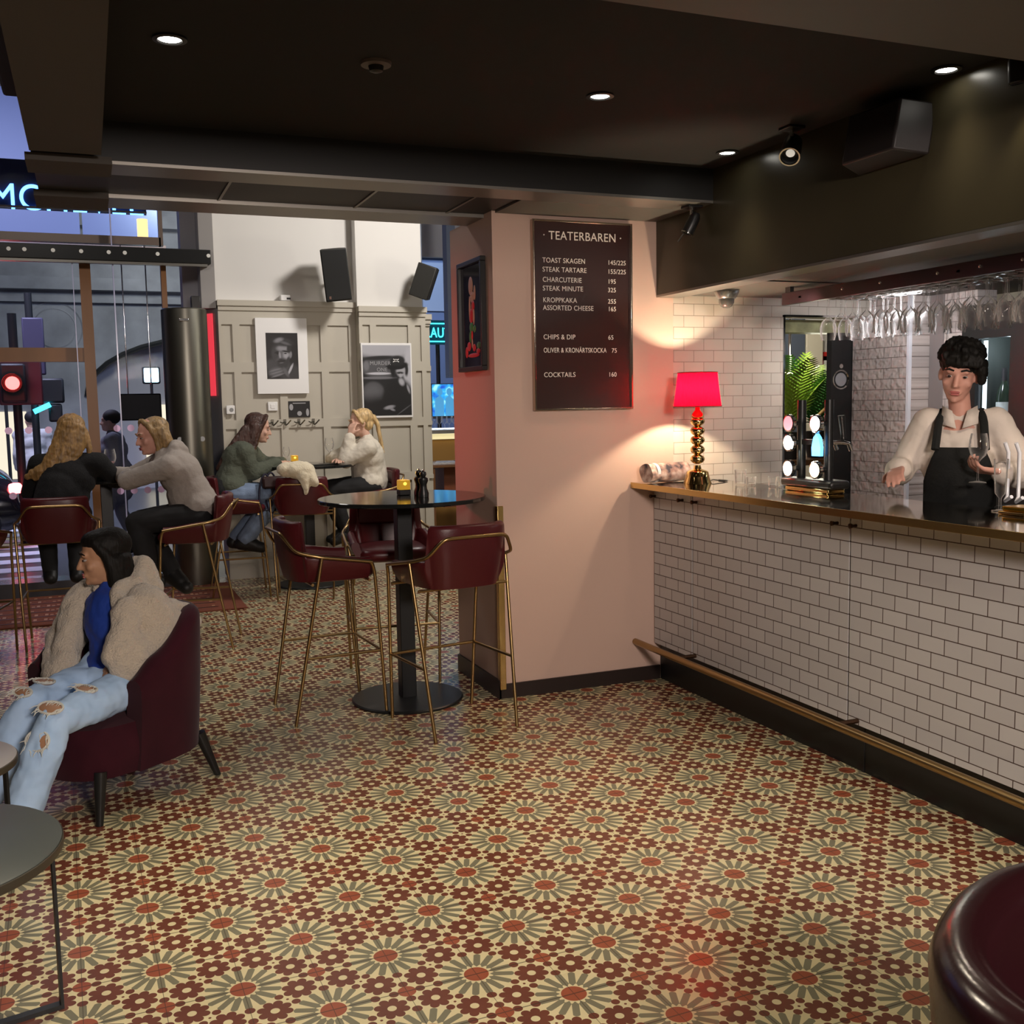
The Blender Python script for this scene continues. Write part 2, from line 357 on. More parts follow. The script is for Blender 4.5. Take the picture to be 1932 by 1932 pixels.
# pillar and wall end
S('wall_pillar', MB().box(1.96, 3.026, 5.059, 5.72, 0, 2.548), M_pillar, smooth=False)
S('baseboard_pillar', MB().box(1.950, 2.93, 5.047, 5.059, 0, 0.078).box(1.948, 1.96, 5.047, 5.72, 0, 0.10), M_skirt, smooth=False)
S('wall_bar_end', MB().box(3.026, 3.762, 5.061, 5.22, 0, 2.146).box(3.762, 4.42, 5.061, 5.22, 2.045, 2.146), M_tile_end, smooth=False)
S('wall_back', MB().box(4.40, 4.7, 4.745, 5.22, 0, 2.146).box(4.56, 4.7, 4.405, 4.745, 0, 2.146), M_tile_back, smooth=False)
S('trim_19', MB().box(4.392, 4.415, 4.735, 4.752, 0.0, 2.146), mat('white_corner_trim', (0.72, 0.72, 0.76), 0.3), smooth=False)
S('trim_11', MB().box(3.757, 3.770, 5.052, 5.065, 0.2, 2.05).box(3.757, 4.40, 5.052, 5.065, 2.04, 2.052), M_chrome, smooth=False)
S('wall_back_plain', MB().box(4.55, 4.7, 4.64, 4.74, 0, 2.146), mat('grey_wall_paint', (0.22, 0.19, 0.18), 0.5), smooth=False)
S('wall_behind_bar', MB().box(4.9, 5.0, -3.2, 4.30, 0, 5.4), M_mblack, smooth=False)
# bar hood
S('wall_bar_hood', MB().box(2.92, 2.94, -3.2, 5.058, 2.144, 5.4), M_hood, smooth=False)
S('ceiling_bar', MB().box(2.94, 4.9, -3.2, 5.06, 2.146, 2.24), M_greyceil, smooth=False)
S('trim_12', MB().box(2.92, 3.06, -3.2, 5.058, 2.132, 2.145), M_steelstrip, smooth=False)
S('trim_13', MB().box(3.06, 3.07, -3.2, 5.05, 2.140, 2.1462).box(3.06, 4.4, 4.32, 4.33, 2.141, 2.1462), M_mblack, smooth=False)
# room enclosure out of frame
S('wall_right', MB().box(8.9, 9.0, -3.2, 14.0, 0, 5.4), M_white, smooth=False)
S('wall_left', MB().box(-4.7, -4.6, -3.2, 9.95, 0, 5.4), mat('dark_left_wall_paint', (0.05, 0.04, 0.04), 0.7), smooth=False)
S('wall_rear', MB().box(-4.6, 9.0, -3.3, -3.2, 0, 5.4), mat('dark_rear_wall_paint', (0.09, 0.07, 0.06), 0.8), smooth=False)
S('wall_front_top', MB().box(3.05, 9.0, 13.9, 14.0, 3.6, 5.4), M_white, smooth=False)
# panelled far wall
def panel_wall(name, x0, x1, yf, stiles, rails, ztop, dep):
    mb = MB().box(x0, x1, yf, yf+dep, 0, ztop)
    for a, b_ in stiles: mb.box(a, b_, yf-0.022, yf, 0.0, ztop-0.04)
    for a, b_ in rails: mb.box(x0, x1, yf-0.0215, yf, a, b_)
    mb.box(x0-0.005, x1+0.01, yf-0.055, yf, ztop-0.05, ztop).box(x0, x1+0.005, yf-0.038, yf, ztop-0.09, ztop-0.05).box(x0, x1, yf-0.03, yf, 0, 0.16)
    return S(name, mb, M_panel, smooth=False)
panel_wall('wall_panelled', 1.13, 2.40, 9.80, [(1.13, 1.155), (1.25, 1.315), (1.655, 1.725), (2.05, 2.12), (2.32, 2.39)], [(0.16, 0.24), (0.62, 0.70), (1.385, 1.465), (1.90, 1.99), (2.33, 2.46)], 2.545, 0.35)
panel_wall('wall_panelled_pier', 2.386, 3.035, 9.66, [(2.386, 2.42), (2.49, 2.55), (2.86, 2.93), (2.99, 3.035)], [(0.16, 0.24), (0.86, 0.94), (1.38, 1.46), (1.90, 1.99), (2.33, 2.44)], 2.50, 0.45)
panel_wall('wall_panelled_return', 3.035, 3.10, 9.72, [], [(0.86, 0.90), (1.38, 1.42), (1.90, 1.95), (2.33, 2.37)], 2.44, 0.35)
S('wall_upper', MB().box(1.12, 2.40, 9.83, 10.15, 2.545, 5.4).box(2.386, 3.02, 9.68, 10.1, 2.50, 5.4), M_white, smooth=False)
M_reveal = mat('grey_glossy_reveal', (0.20, 0.20, 0.21), 0.18)
S('trim_14', MB().prism([(1.13, 9.79), (1.13, 10.3), (1.00, 10.3), (1.00, 9.98), (1.015, 9.96)], 0.45, 2.47), M_reveal, smooth=False)
S('trim_15', MB().prism([(1.12, 9.80), (1.12, 10.3), (0.86, 10.3), (0.86, 10.05), (0.99, 10.0), (1.0, 9.84)], 2.475, 5.4), mat('pale_reveal_paint', (0.40, 0.38, 0.37), 0.6), smooth=False)
# ------------------------------------------------------------------ front glazing
win = structure(MB().box(-0.005, 0.085, 9.86, 9.96, 0.13, 2.86).box(0.665, 0.71, 9.86, 9.96, 0.13, 2.86).box(-4.6, -0.005, 9.87, 9.95, 2.0, 2.12).box(-1.65, -1.56, 9.86, 9.96, 0.13, 2.86).box(-3.25, -3.16, 9.86, 9.96, 0.13, 2.86).build('window_1', M_wood, smooth=False))
MB().box(-4.6, 1.0, 9.905, 9.915, 0.13, 5.3).build('pane', M_pane, win, smooth=False)
MB().box(-4.6, 0.68, 9.88, 9.97, 3.02, 3.09).box(0.665, 0.70, 9.88, 9.97, 3.02, 5.3).build('transom', mat('grey_brown_transom', (0.16, 0.12, 0.10), 0.35), win, smooth=False)
dots = MB()
for k in range(-10, 7):
    if k in (0,): continue
    for z in (1.415, 0.855): dots.lathe([(0.030, 0), (0.030, 0.002)], (-0.17+0.16*k*0.98 if k < 0 else 0.115+0.115*k, 9.897, z), 18, Matrix.Rotation(R(90), 3, 'X'))
dots.build('safety_dots', mat('translucent_pink_white_dot', (0.92, 0.62, 0.90), 0.6), win)
S('trim_16', MB().box(-4.6, 0.70, 9.58, 9.86, 0.0, 0.135), mat('dark_slate_sill', (0.05, 0.05, 0.055), 0.25), smooth=False)
S('trim_17', MB().box(0.262, 0.272, 9.80, 9.86, 0.135, 5.3).box(-0.062, -0.055, 9.80, 9.86, 0.135, 2.86), mat('pale_glass_edge', (0.42, 0.42, 0.60), 0.2), smooth=False)
tr = thing('sliding_door_track', 'black sliding door track with round bolts above the front window', 'door track', (0.26, 9.80, 2.92))
MB().box(-4.0, 0.83, -0.04, 0.03, -0.062, 0.062).build('rail', M_black, tr, bevel=0.006)
MB().box(-4.0, 0.80, -0.03, 0.03, -0.085, -0.064).build('lower_lip', M_steelstrip, tr)
for x in (-0.80, -0.68, -0.46, -0.24, -0.02, 0.11, 0.38, 0.81): MB().lathe([(0.011, -0.012), (0.017, -0.004), (0.017, 0)], (x, -0.042, 0.01), 12, Matrix.Rotation(R(90), 3, 'X')).build('bolt', mat('silvery_bolt', (0.75, 0.74, 0.70), 0.35), tr)
# steel column
sc = thing('steel_column', 'tall rounded brushed steel column beside the panelled wall', 'column', (0.83, 9.70, 0))
MB().lathe([(0.195, 0.0), (0.195, 2.44), (0.185, 2.45)], (0, 0, 0), 40).build('casing', M_steel, sc)
MB().box(-0.06, 0.02, -0.204, -0.185, 2.33, 2.355).build('maker_plate', M_chrome, sc, bevel=0.004)
for x in (-0.10, 0.09): MB().lathe([(0.022, 0), (0.022, 0.004)], (x, -math.sqrt(0.195**2-x*x)-0.002, 1.31), 14, Matrix.Rotation(R(90), 3, 'X')).build('rivet', mat('grey_rivet', (0.30, 0.30, 0.30), 0.4), sc)
MB().box(0.06, 0.14, -0.08, 0.02, 2.452, 2.56).build('sensor', M_black, sc, bevel=0.006)
o = tag(MB().obox((1.055, 9.878, 2.06), (0.115, 0.008, 0.74), Matrix.Rotation(math.atan2(-0.17, 0.115), 3, 'Z')).build('glow_strip', emit_mat('painted_red_reflection', (1.0, 0.06, 0.09), 0.75), smooth=False), 'tall red reflection painted as a glowing strip on the reveal beside the steel column', 'painted reflection')  # emissive strip paints a red reflection onto the glossy reveal
# ------------------------------------------------------------------ street outside
M_asph = mat('wet_asphalt', (0.055, 0.06, 0.075), 0.30, bump=0.15, bscale=25)
structure(MB().box(-20, 14, 9.97, 60, -0.25, -0.15).build('ground_street', M_asph, smooth=False))
cw = MB()
for i in range(9): cw.box(-3.4, -0.55, 11.6+i*0.72, 11.95+i*0.72, -0.149, -0.145)
for i in range(3): cw.box(0.12, 0.42, 11.7+i*0.55, 11.95+i*0.55, -0.149, -0.145)
o = cw.build('crosswalk', mat('white_road_paint', (0.75, 0.76, 0.82), 0.5), smooth=False); structure(o)
M_stone = mat('grey_stone_facade', (0.34, 0.34, 0.36), 0.85, bump=0.5, bscale=3.5, var=0.3, vscale=1.2)
bd = thing('stone_building', 'grey stone building with arches seen through the front window', 'building', (0, 24, -0.2))
pts = []
for (cx, hw) in ((-5.2, 2.4), (2.6, 2.6)):
    arc = [(cx+hw*math.cos(a), 2.1+1.25*math.sin(a)) for a in [math.pi*k/16 for k in range(17)]]
    pts.append(arc)
w = MB()
def strip(xa, xb): w.add([(xa,0,0),(xb,0,0),(xb,0,4.3),(xa,0,4.3),(xa,0.5,0),(xb,0.5,0),(xb,0.5,4.3),(xa,0.5,4.3)], [(0,3,2,1),(4,5,6,7),(0,1,5,4),(1,2,6,5),(2,3,7,6),(3,0,4,7)])
strip(-14, -7.6); strip(-2.8, 0.0); strip(5.2, 12)
for arc in pts:
    n = len(arc)
    for i in range(n-1):
        (xa, za), (xb, zb) = arc[i], arc[i+1]
        w.add([(xa,0,za),(xb,0,zb),(xb,0,4.3),(xa,0,4.3),(xa,0.5,za),(xb,0.5,zb),(xb,0.5,4.3),(xa,0.5,4.3)], [(0,3,2,1),(4,5,6,7),(0,1,5,4),(2,3,7,6)])
w.build('ground_storey', M_stone, bd, smooth=False)
MB().box(-14, 12, -0.28, 0.5, 4.3, 4.55).box(-14, 12, -0.16, 0.5, 4.05, 4.16).box(-14, 12, -0.4, 0.5, 5.6, 5.85).build('cornice', M_stone, bd, smooth=False)
MB().box(-14, 12, 0.0, 0.5, 4.55, 11).build('upper_storeys', M_stone, bd, smooth=False)
for arc in pts:
    MB().tube([(x, -0.02, z) for x, z in arc], 0.055, 8).build('arch_trim', M_mblack, bd)
    xs = [p[0] for p in arc]; MB().box(min(xs), max(xs), 0.55, 0.6, 0, 3.5).build('shopfront', mat('grey_lilac_wall', (0.40, 0.38, 0.42), 0.6), bd, smooth=False)
MB().lathe([(0.40, 0), (0.47, -0.05), (0.55, 0)], (-0.55, -0.02, 3.52), 32, Matrix.Rotation(R(90), 3, 'X'), cap=False).lathe([(0.40, 0.0), (0.40, 0.01)], (-0.55, 0.0, 3.52), 32, Matrix.Rotation(R(90), 3, 'X')).build('medallion', M_stone, bd)
for x0 in (1.15, 2.3): MB().box(x0, x0+0.8, 0.45, 0.54, 0.3, 1.9).build('lit_window', emit_mat('lit_shop_window', (1.0, 0.88, 0.62), 0.9), bd, smooth=False)
MB().box(-2.3, -1.2, -0.03, 0.0, 0.4, 1.8).build('lit_window', MATS['lit_shop_window'], bd, smooth=False)
# neon sign on its own board
ns = thing('neon_sign', 'blue neon letters on a dark board high outside the front window', 'sign', (0.74, 13.6, 3.88))
MB().box(-3.6, 0.05, 0.06, 0.12, 0.06, 0.62).build('backing_board', mat('dark_blue_board', (0.015, 0.022, 0.055), 0.5), ns, smooth=False)
M_neon = emit_mat('blue_neon', (0.10, 0.34, 1.0), 5.5)
text('lettering', 'AMCHEVEL', 0.42, (0.02, 0.05, 0.05), M_neon, ns, align='RIGHT', ext=0.01, sx=0.9)
MB().box(-3.6, 0.05, 0.0, 0.02, 0.06, 0.085).build('support_bar', M_steelstrip, ns, smooth=False)
lb = thing('wall_lantern', 'small warm lantern below the right end of the blue neon sign', 'lantern', (0.70, 13.0, 3.50))
MB().lathe([(0.06, 0), (0.06, 0.27)], n=16).build('lamp_shade', emit_mat('amber_lantern', (1.0, 0.68, 0.28), 1.6), lb); MB().lathe([(0.05, -0.03), (0.065, 0)], n=16).build('bulb', emit_mat('white_lamp_light', (1.0, 0.96, 0.85), 12), lb)
fa = thing('facade_panel', 'pale blue lit facade panels across the street high on the left', 'facade', (-2.6, 19, 4.35))
M_bluep = mat('blue_grey_cladding', (0.085, 0.115, 0.22), 0.5)
for i in range(7): MB().box(-5+i*1.28, -3.76+i*1.28, 0, 0.1, 0.0, 5.6).build('cladding_panel', M_bluep, fa, smooth=False)
MB().box(-5.05, 3.98, -0.12, 0.1, -0.22, 0.0).build('lower_edge', MATS['grey_brown_transom'], fa, smooth=False)
# traffic light
tl = thing('traffic_light', 'traffic light showing red in front of the blonde drinker', 'traffic light', (-0.85, 15.0, -0.15))
MB().cyl((0.0, 0.06, 0), (0.0, 0.06, 3.0), 0.055).build('pole', M_mblack, tl)
MB().box(-0.20, 0.32, -0.04, 0.0, 1.82, 2.45).build('backing_plate', mat('dark_backing_plate', (0.10, 0.03, 0.04), 0.5), tl, bevel=0.05)
MB().box(-0.17, 0.13, -0.14, -0.04, 1.85, 2.35).build('housing', M_mblack, tl, bevel=0.03)
MB().ell((-0.03, -0.15, 2.10), (0.085, 0.03, 0.085)).build('red_lens', emit_mat('red_signal', (1.0, 0.045, 0.04), 13), tl)
point('red_signal_light', (-0.88, 14.6, 1.96), 5, (1.0, 0.06, 0.05), 0.08)
MB().lathe([(0.12, 0), (0.12, 0.12)], (-0.03, -0.12, 2.10), 20, Matrix.Rotation(R(90), 3, 'X'), cap=False).build('visor', M_mblack, tl)
t2 = thing('traffic_light', 'dark traffic light seen from the side beside the brown mullion', 'traffic light', (-0.50, 16.3, -0.15))
MB().cyl((-0.20, 0.05, 0), (-0.20, 0.05, 3.4), 0.05).build('pole', M_mblack, t2); MB().box(-0.30, -0.02, -0.05, 0.05, 2.25, 3.05).build('sign_board', mat('dark_violet_sign_back', (0.06, 0.05, 0.09), 0.5), t2, bevel=0.02)
MB().box(-0.10, 0.20, -0.12, 0.10, 1.85, 2.20).box(-0.02, 0.16, -0.10, 0.08, 1.58, 1.84).build('housing', M_mblack, t2, bevel=0.03)
MB().obox((-0.10, -0.12, 1.78), (0.24, 0.03, 0.07), Matrix.Rotation(R(-25), 3, 'Y')).build('arrow_lamp', emit_mat('cyan_signal', (0.05, 0.75, 1.0), 4), t2)
def street_sign(name, label, loc, w, h, c, s):
    t = thing(name, label, 'sign', loc)
    MB().box(-w/2, w/2, -0.04, 0.0, -h/2, h/2).build('lit_face', emit_mat('lit_'+name, c, s), t, bevel=0.03); MB().box(-w/2-0.03, w/2+0.03, 0.0, 0.08, -h/2-0.03, h/2+0.03).build('case', M_mblack, t, bevel=0.03)
    MB().cyl((0, 0.10, -loc[2]-0.15), (0, 0.10, h/2), 0.025).build('pole', M_mblack, t)
street_sign('blue_street_sign', 'glowing blue-white square sign at the far left behind the traffic light', (-1.18, 17.9, 2.36), 0.34, 0.26, (0.45, 0.70, 1.0), 9)
street_sign('parking_sign', 'glowing blue-white sign beside the steel column under the stone arch', (1.05, 19.2, 2.18), 0.24, 0.24, (0.50, 0.78, 1.0), 9)
# monitor hanging inside the window
mo = thing('window_monitor', 'black monitor hanging in the window behind the blond man in the hoodie', 'monitor', (0.442, 9.975, 1.60))
MB().box(-0.178, 0.178, 0, 0.03, -0.120, 0.120).build('screen', mat('black_screen', (0.006, 0.006, 0.007), 0.4, spec=0.1), mo, bevel=0.012); MB().box(-0.10, 0.10, 0.03, 0.07, -0.07, 0.07).build('rear_case', M_mblack, mo, bevel=0.01)
MB().cyl((-0.1, 0.02, 0.05), (-0.1, -0.03, 1.44), 0.006).build('hanger', M_chrome, mo); MB().cyl((0.1, 0.02, 0.05), (0.1, -0.03, 1.44), 0.006).build('hanger', M_chrome, mo)
# car
car = thing('car', 'dark car with a lit red tail lamp passing at the far left', 'car', (-2.05, 15.3, -0.15), R(6))
sec = []
for x, h, zb in ((-2.0, 0.55, 0.3), (-1.95, 0.75, 0.25), (-1.2, 0.85, 0.2), (-0.7, 1.35, 0.2), (0.5, 1.42, 0.2), (0.85, 1.0, 0.2), (1.05, 0.95, 0.25), (1.10, 0.6, 0.35)):
    sec.append([(x, -0.85, zb), (x, -0.88, min(0.75, h)), (x, -0.62, h), (x, 0.62, h), (x, 0.88, min(0.75, h)), (x, 0.85, zb)])
MB().sheet(sec).build('body', mat('dark_car_paint', (0.01, 0.01, 0.014), 0.12, coat=1.0), car, sub=2)
MB().add([(-0.95,-0.80,0.95),(0.6,-0.80,0.98),(0.45,-0.71,1.30),(-0.62,-0.71,1.27)], [(0,1,2,3)]).build('side_window', mat('dark_car_glass', (0.01, 0.012, 0.02), 0.05), car, smooth=False, solid=0.02)
for x in (-1.35, 0.55): MB().lathe([(0.20, -0.1), (0.31, -0.1), (0.33, 0), (0.31, 0.1), (0.2, 0.1)], (x, -0.82, 0.33), 24, Matrix.Rotation(R(90), 3, 'X')).build('wheel', M_mblack, car)
MB().box(0.98, 1.14, -0.86, -0.55, 0.70, 0.82).build('tail_lamp', emit_mat('tail_lamp_red', (1.0, 0.08, 0.08), 14), car, bevel=0.03)
# rug
M_rug = mat('rust_brush_mat', (0.20, 0.055, 0.028), 0.85, bump=0.6, bscale=160)
rg = thing('floor_mat', 'rust coloured entrance mat under the bar stools by the window', 'mat', (0.15, 8.95, 0.0))
MB().box(-2.9, 0.93, -0.68, 0.62, 0.0, 0.014).build('mat_base', M_rug, rg, bevel=0.004)
st = MB(); ms = MB()
for r_ in range(6):
    y = -0.55+r_*0.2; ms.box(-2.85, 0.72, y-0.011, y+0.003, 0.014, 0.0165)
    for i in range(95):
        if random.random() < 0.75: st.box(-2.8+i*0.037, -2.785+i*0.037+0.008, y+0.04+0.03*(i % 3 == 0), y+0.075+0.03*(i % 2), 0.014, 0.0155)
o = st.build('pattern_marks', mat('pale_mat_marks', (0.42, 0.22, 0.12), 0.5), rg, smooth=False); o['kind'] = 'stuff'
ms.build('ribs', mat('dark_mat_ribs', (0.04, 0.02, 0.018), 0.4), rg, smooth=False)
# ================================================================== THE BAR
bc = thing('bar_carcass', 'black recessed plinth and carcass behind the tiled bar doors', 'bar', (3.0, 3.0, 0))
MB().box(-0.065, 0.25, -2.2, 2.05, 0.0, 1.10).build('carcass', M_black, bc, smooth=False)
MB().box(-0.068, -0.06, 0.368, 0.376, 0.0, 0.2).build('plinth_joint', M_mblack, bc, smooth=False)
MB().box(-0.10, -0.06, -2.2, 2.05, 1.06, 1.0985).build('top_rail', M_mblack, bc, smooth=False)
M_bronze = mat('dark_bronze', (0.075, 0.040, 0.022), 0.35, 0.8)
def bar_door(y0, y1, label, knobs):
    d = thing('bar_door', label, 'door panel', (2.908, (y0+y1)/2, 0.21), 0, 'tiled doors of the bar front')
    h = (y1-y0)/2
    MB().box(-0.012, 0.024, -h, h, 0.0, 0.885).build('tiled_panel', M_tile_bar, d, smooth=False)
    for k in knobs:
        MB().lathe([(0.007, 0), (0.006, 0.018), (0.010, 0.024), (0.011, 0.034), (0.006, 0.038)], (-0.012, k-(y0+y1)/2, 0.833), 12, Matrix.Rotation(R(-90), 3, 'Y')).build('knob', M_bronze, d)
bar_door(4.656, 5.050, 'narrow white tiled bar door next to the pillar', (5.035, 4.745))
bar_door(3.438, 4.646, 'wide white tiled bar door under the beer tap tower', (4.610, 3.512))
bar_door(2.10, 3.428, 'wide white tiled bar door nearest the camera', (3.398,))
ct = thing('bar_counter', 'long polished bar counter with brass front edge along the tiled bar', 'counter', (3.0, 3.0, 1.10))
MB().box(-0.243, 0.27, -2.2, 2.055, 0.0, 0.024).build('counter_top', M_counter, ct, bevel=0.002)
MB().box(-0.249, -0.243, -2.2, 2.055, -0.006, 0.025).build('edge_strip', M_brassedge, ct, bevel=0.001)
fr = thing('foot_rail', 'round brass foot rail along the bottom of the bar', 'foot rail', (2.775, 3.0, 0.228))
MB().cyl((0, -2.1, 0), (0, 2.055, 0), 0.018, n=18).build('rail', M_brass, fr)
for y in (-1.3, 0.37, 1.62): MB().tube([(0, y, 0), (0.06, y, 0.0), (0.155, y, 0.0)], 0.011, 8).build('bracket', M_bronze, fr)
bg = tag(MB().box(1.954, 1.988, 5.040, 5.0465, 0.05, 1.035).box(1.953, 1.9595, 5.040, 5.075, 0.05, 1.035).build('corner_guard', M_brassedge, bevel=0.003), 'tall brass corner guard on the lower corner of the pink pillar', 'corner guard')
# menu board
mb_ = thing('menu_board', 'dark framed menu board with white letters on the pillar', 'menu board', (2.463, 5.055, 1.528))
MB().box(-0.283, 0.283, -0.020, 0.0, 0.004, 0.981).build('felt_panel', M_blacktext, mb_, smooth=False)
fm = MB()
for a in ((-0.291, -0.281, 0, 0.985), (0.281, 0.291, 0, 0.985)): fm.box(a[0], a[1], -0.032, 0.0, a[2], a[3])
fm.box(-0.281, 0.281, -0.032, 0, 0, 0.010).box(-0.281, 0.281, -0.032, 0, 0.975, 0.985)
fm.build('frame', mat('polished_dark_bronze_frame', (0.50, 0.40, 0.32), 0.2, 1.0), mb_, bevel=0.002)
text('lettering', '· TEATERBAREN ·', 0.062, (0.0, -0.022, 0.886), M_text, mb_, align='CENTER', sx=0.93)
for s_, p_, z in (('TOAST SKAGEN', '145/225', 0.767), ('STEAK TARTARE', '155/225', 0.720), ('CHARCUTERIE', '195', 0.668), ('STEAK MINUTE', '325', 0.623), ('KROPPKAKA', '255', 0.563), ('ASSORTED CHEESE', '165', 0.523), ('CHIPS & DIP', '65', 0.372), ('OLIVER & KRONÄRTSKOCKA', '75', 0.303), ('COCKTAILS', '160', 0.175)):
    text('lettering', s_, 0.036, (-0.235, -0.022, z), M_text, mb_, sx=0.92 if len(s_) < 18 else 0.75); text('lettering', p_, 0.034, (0.145 if len(s_) < 18 else 0.165, -0.022, z), M_text, mb_, sx=0.95)
# framed artwork on the pillar side
ar = thing('framed_artwork', 'black glossy framed picture with red and green shapes on the pillar side', 'picture', (1.955, 5.335, 2.04), R(-90))
fm = MB().box(-0.19, 0.19, -0.03, 0, -0.295, -0.27).box(-0.19, 0.19, -0.03, 0, 0.27, 0.295).box(-0.19, -0.168, -0.03, 0, -0.27, 0.27).box(0.168, 0.19, -0.03, 0, -0.27, 0.27)
fm.build('frame', M_black, ar, bevel=0.003)
MB().box(-0.168, 0.168, -0.012, 0, -0.27, 0.27).build('picture', mat('glossy_black_print', (0.010, 0.010, 0.014), 0.08), ar, smooth=False)
rs = random.Random(3)
def daub(n, c, pts):
    m_ = mat(n+'_paint', c, 0.3)
    for x, z, rx, rz in pts: MB().ell((x, -0.013, z), (rx, 0.003, rz), n=12, m=8).build(n, m_, ar)
daub('red_shape', (0.50, 0.03, 0.03), [(-0.01, 0.0, .03, .04), (0.02, 0.05, .025, .03), (-.05, -.16, .03, .025), (.03, -.17, .025, .02), (.09, -.19, .03, .015), (-.09, -.19, .02, .03), (0.0, -.10, .012, .03), (.02, -.21, .09, .012)])
daub('green_shape', (0.04, 0.22, 0.05), [(-0.01, -0.06, .03, .03), (.04, -.07, .02, .02), (.10, -.16, .03, .018), (-.03, -.11, .015, .03)])
daub('cream_shape', (0.45, 0.30, 0.20), [(-.01, .16, .035, .05), (.01, .10, .03, .03), (-.03, .04, .012, .07), (.05, .12, .015, .04), (.03, .0, .012, .05), (0, -.14, .008, .03)])
# ceiling fittings
def downlight(x, y, label, power, tx=0, ty=0, ang=95, on=1.0):
    t = thing('downlight', label, 'ceiling light', (x, y, 2.70), 0, 'recessed ceiling spots')
    MB().lathe([(0.052, 0), (0.052, -0.006), (0.038, -0.008), (0.034, 0.0)], n=28, cap=False).build('trim_ring', M_black, t)
    MB().lathe([(0.034, -0.003), (0.033, -0.001)], n=24).build('lens', emit_mat('downlight_lens', (1.0, 0.95, 0.85), 22*on), t)
    if power: spot('downlight_or_fill_beam', (x, y, 2.685), (x+tx, y+ty, 0), power, WARM, ang, 0.75, 0.10)
downlight(0.295, 3.467, 'brightest recessed ceiling spot near the grey bulkhead on the left', 140, 0.45, -1.0)
downlight(1.828, 3.577, 'recessed ceiling spot in the middle of the dark ceiling', 70, -0.25, -1.0)
downlight(2.838, 2.909, 'recessed ceiling spot nearest the right edge of the dark ceiling', 16, -0.5, -0.3)
downlight(2.789, 4.182, 'recessed ceiling spot in the far corner beside the bar hood', 14, -0.45, 0.0)
for x, y, p_ in ((0.3, 0.6, 0), (1.0, 0.9, 0)):
    spot('downlight_or_fill_beam', (x, y+0.9, 2.69), (x+0.35, y+1.5, 0), 135, WARM, 95, 0.8, 0.05)  # unseen fill beams added for the foreground floor, no fittings built
sm = thing('smoke_detector', 'round dark smoke detector flush in the dark ceiling', 'smoke detector', (0.949, 3.484, 2.70))
MB().lathe([(0.052, 0), (0.050, -0.010), (0.036, -0.012)], n=28).build('base_ring', mat('grey_brown_plastic', (0.11, 0.09, 0.08), 0.5), sm); MB().lathe([(0.026, -0.012), (0.022, -0.028), (0.012, -0.032)], n=20).build('sensor', M_black, sm)
def track_lamp(label, loc, d, L, r, power, col, ang):
    t = thing('spotlight', label, 'spotlight', loc); d = Vector(d).normalized()
    MB().box(-0.04, 0.04, -0.04, 0.04, -0.012, 0.0).build('mount', M_black, t, bevel=0.003)
    MB().cyl((0, 0, -0.012), (0, 0, -0.07), 0.010).build('stem', M_chrome, t)
    q = d.to_track_quat('Z', 'Y').to_matrix(); c = Vector((0, 0, -0.085))
    MB().lathe([(r*0.55, -L*0.55), (r*0.9, -L*0.35), (r, L*0.1), (r, L*0.5), (r*0.86, L*0.5), (r*0.78, L*0.3)], c, 24, q).build('lamp_head', M_black, t)
    MB().lathe([(r*0.95, L*0.5), (r*1.04, L*0.5), (r*1.04, L*0.56), (r*0.9, L*0.56)], c, 24, q, cap=False).build('rim', M_chrome, t)
    MB().lathe([(r*0.45, L*0.33), (r*0.4, L*0.36)], c, 20, q).build('bulb', emit_mat('spotlight_bulb', (1.0, 0.93, 0.8), 0.5), t)
    if power: spot('spotlight_beam', Vector(loc)+c+d*(L*0.6), Vector(loc)+c+d*3, power, col, ang, 0.5, 0.02)
    return t
track_lamp('black spotlight with shiny rim hanging from the ceiling beside the bar hood', (2.80, 3.72, 2.70), (-0.55, -0.5, -0.75), 0.12, 0.042, 16, WARM, 60)
t = track_lamp('small black spotlight hanging from the beam above the menu board', (2.86, 4.60, 2.536), (-0.35, 0.2, -0.8), 0.10, 0.030, 7, (1.0, 0.72, 0.5), 70)
MB().tube([(-0.02, 0.03, -0.12), (-0.05, 0.05, -0.17)], 0.004, 6).build('aiming_arm', M_chrome, t)
track_lamp('small spotlight glowing yellow on the hood at the right edge of the picture', (2.85, 2.62, 2.70), (0.12, 0, -1), 0.08, 0.026, 0, WARM, 60)
spot('spotlight_beam', (2.80, 3.74, 2.60), (2.925, 3.90, 2.18), 2.2, (1.0, 0.85, 0.5), 75, 0.9, 0.02)
spot('spotlight_beam', (2.83, 2.62, 2.56), (2.925, 2.62, 2.18), 2.2, (1.0, 0.85, 0.5), 75, 0.9, 0.02)
sp = thing('loudspeaker', 'black wedge loudspeaker mounted high on the bar hood', 'speaker', (2.924, 3.24, 2.545), R(90))
MB().prism([(-0.19, 0), (0.19, 0), (0.14, -0.13), (-0.14, -0.13)], -0.10, 0.09, Matrix.Rotation(R(-10), 3, 'X')).xf(Matrix.Rotation(R(180), 3, 'Z')).build('cabinet', mat('black_speaker_plastic', (0.02, 0.016, 0.016), 0.45), sp, bevel=0.008); MB().box(-0.05, 0.05, -0.03, 0.05, -0.05, 0.05).build('bracket', M_mblack, sp)
dc = thing('dome_camera', 'shiny dome security camera under the bar hood beside the tiled wall', 'camera', (3.17, 4.755, 2.133))
MB().lathe([(0.066, 0.012), (0.066, 0), (0.050, -0.030), (0.045, -0.034)], n=28).build('housing', mat('grey_metallic_plastic', (0.30, 0.29, 0.28), 0.25, 0.8), dc)
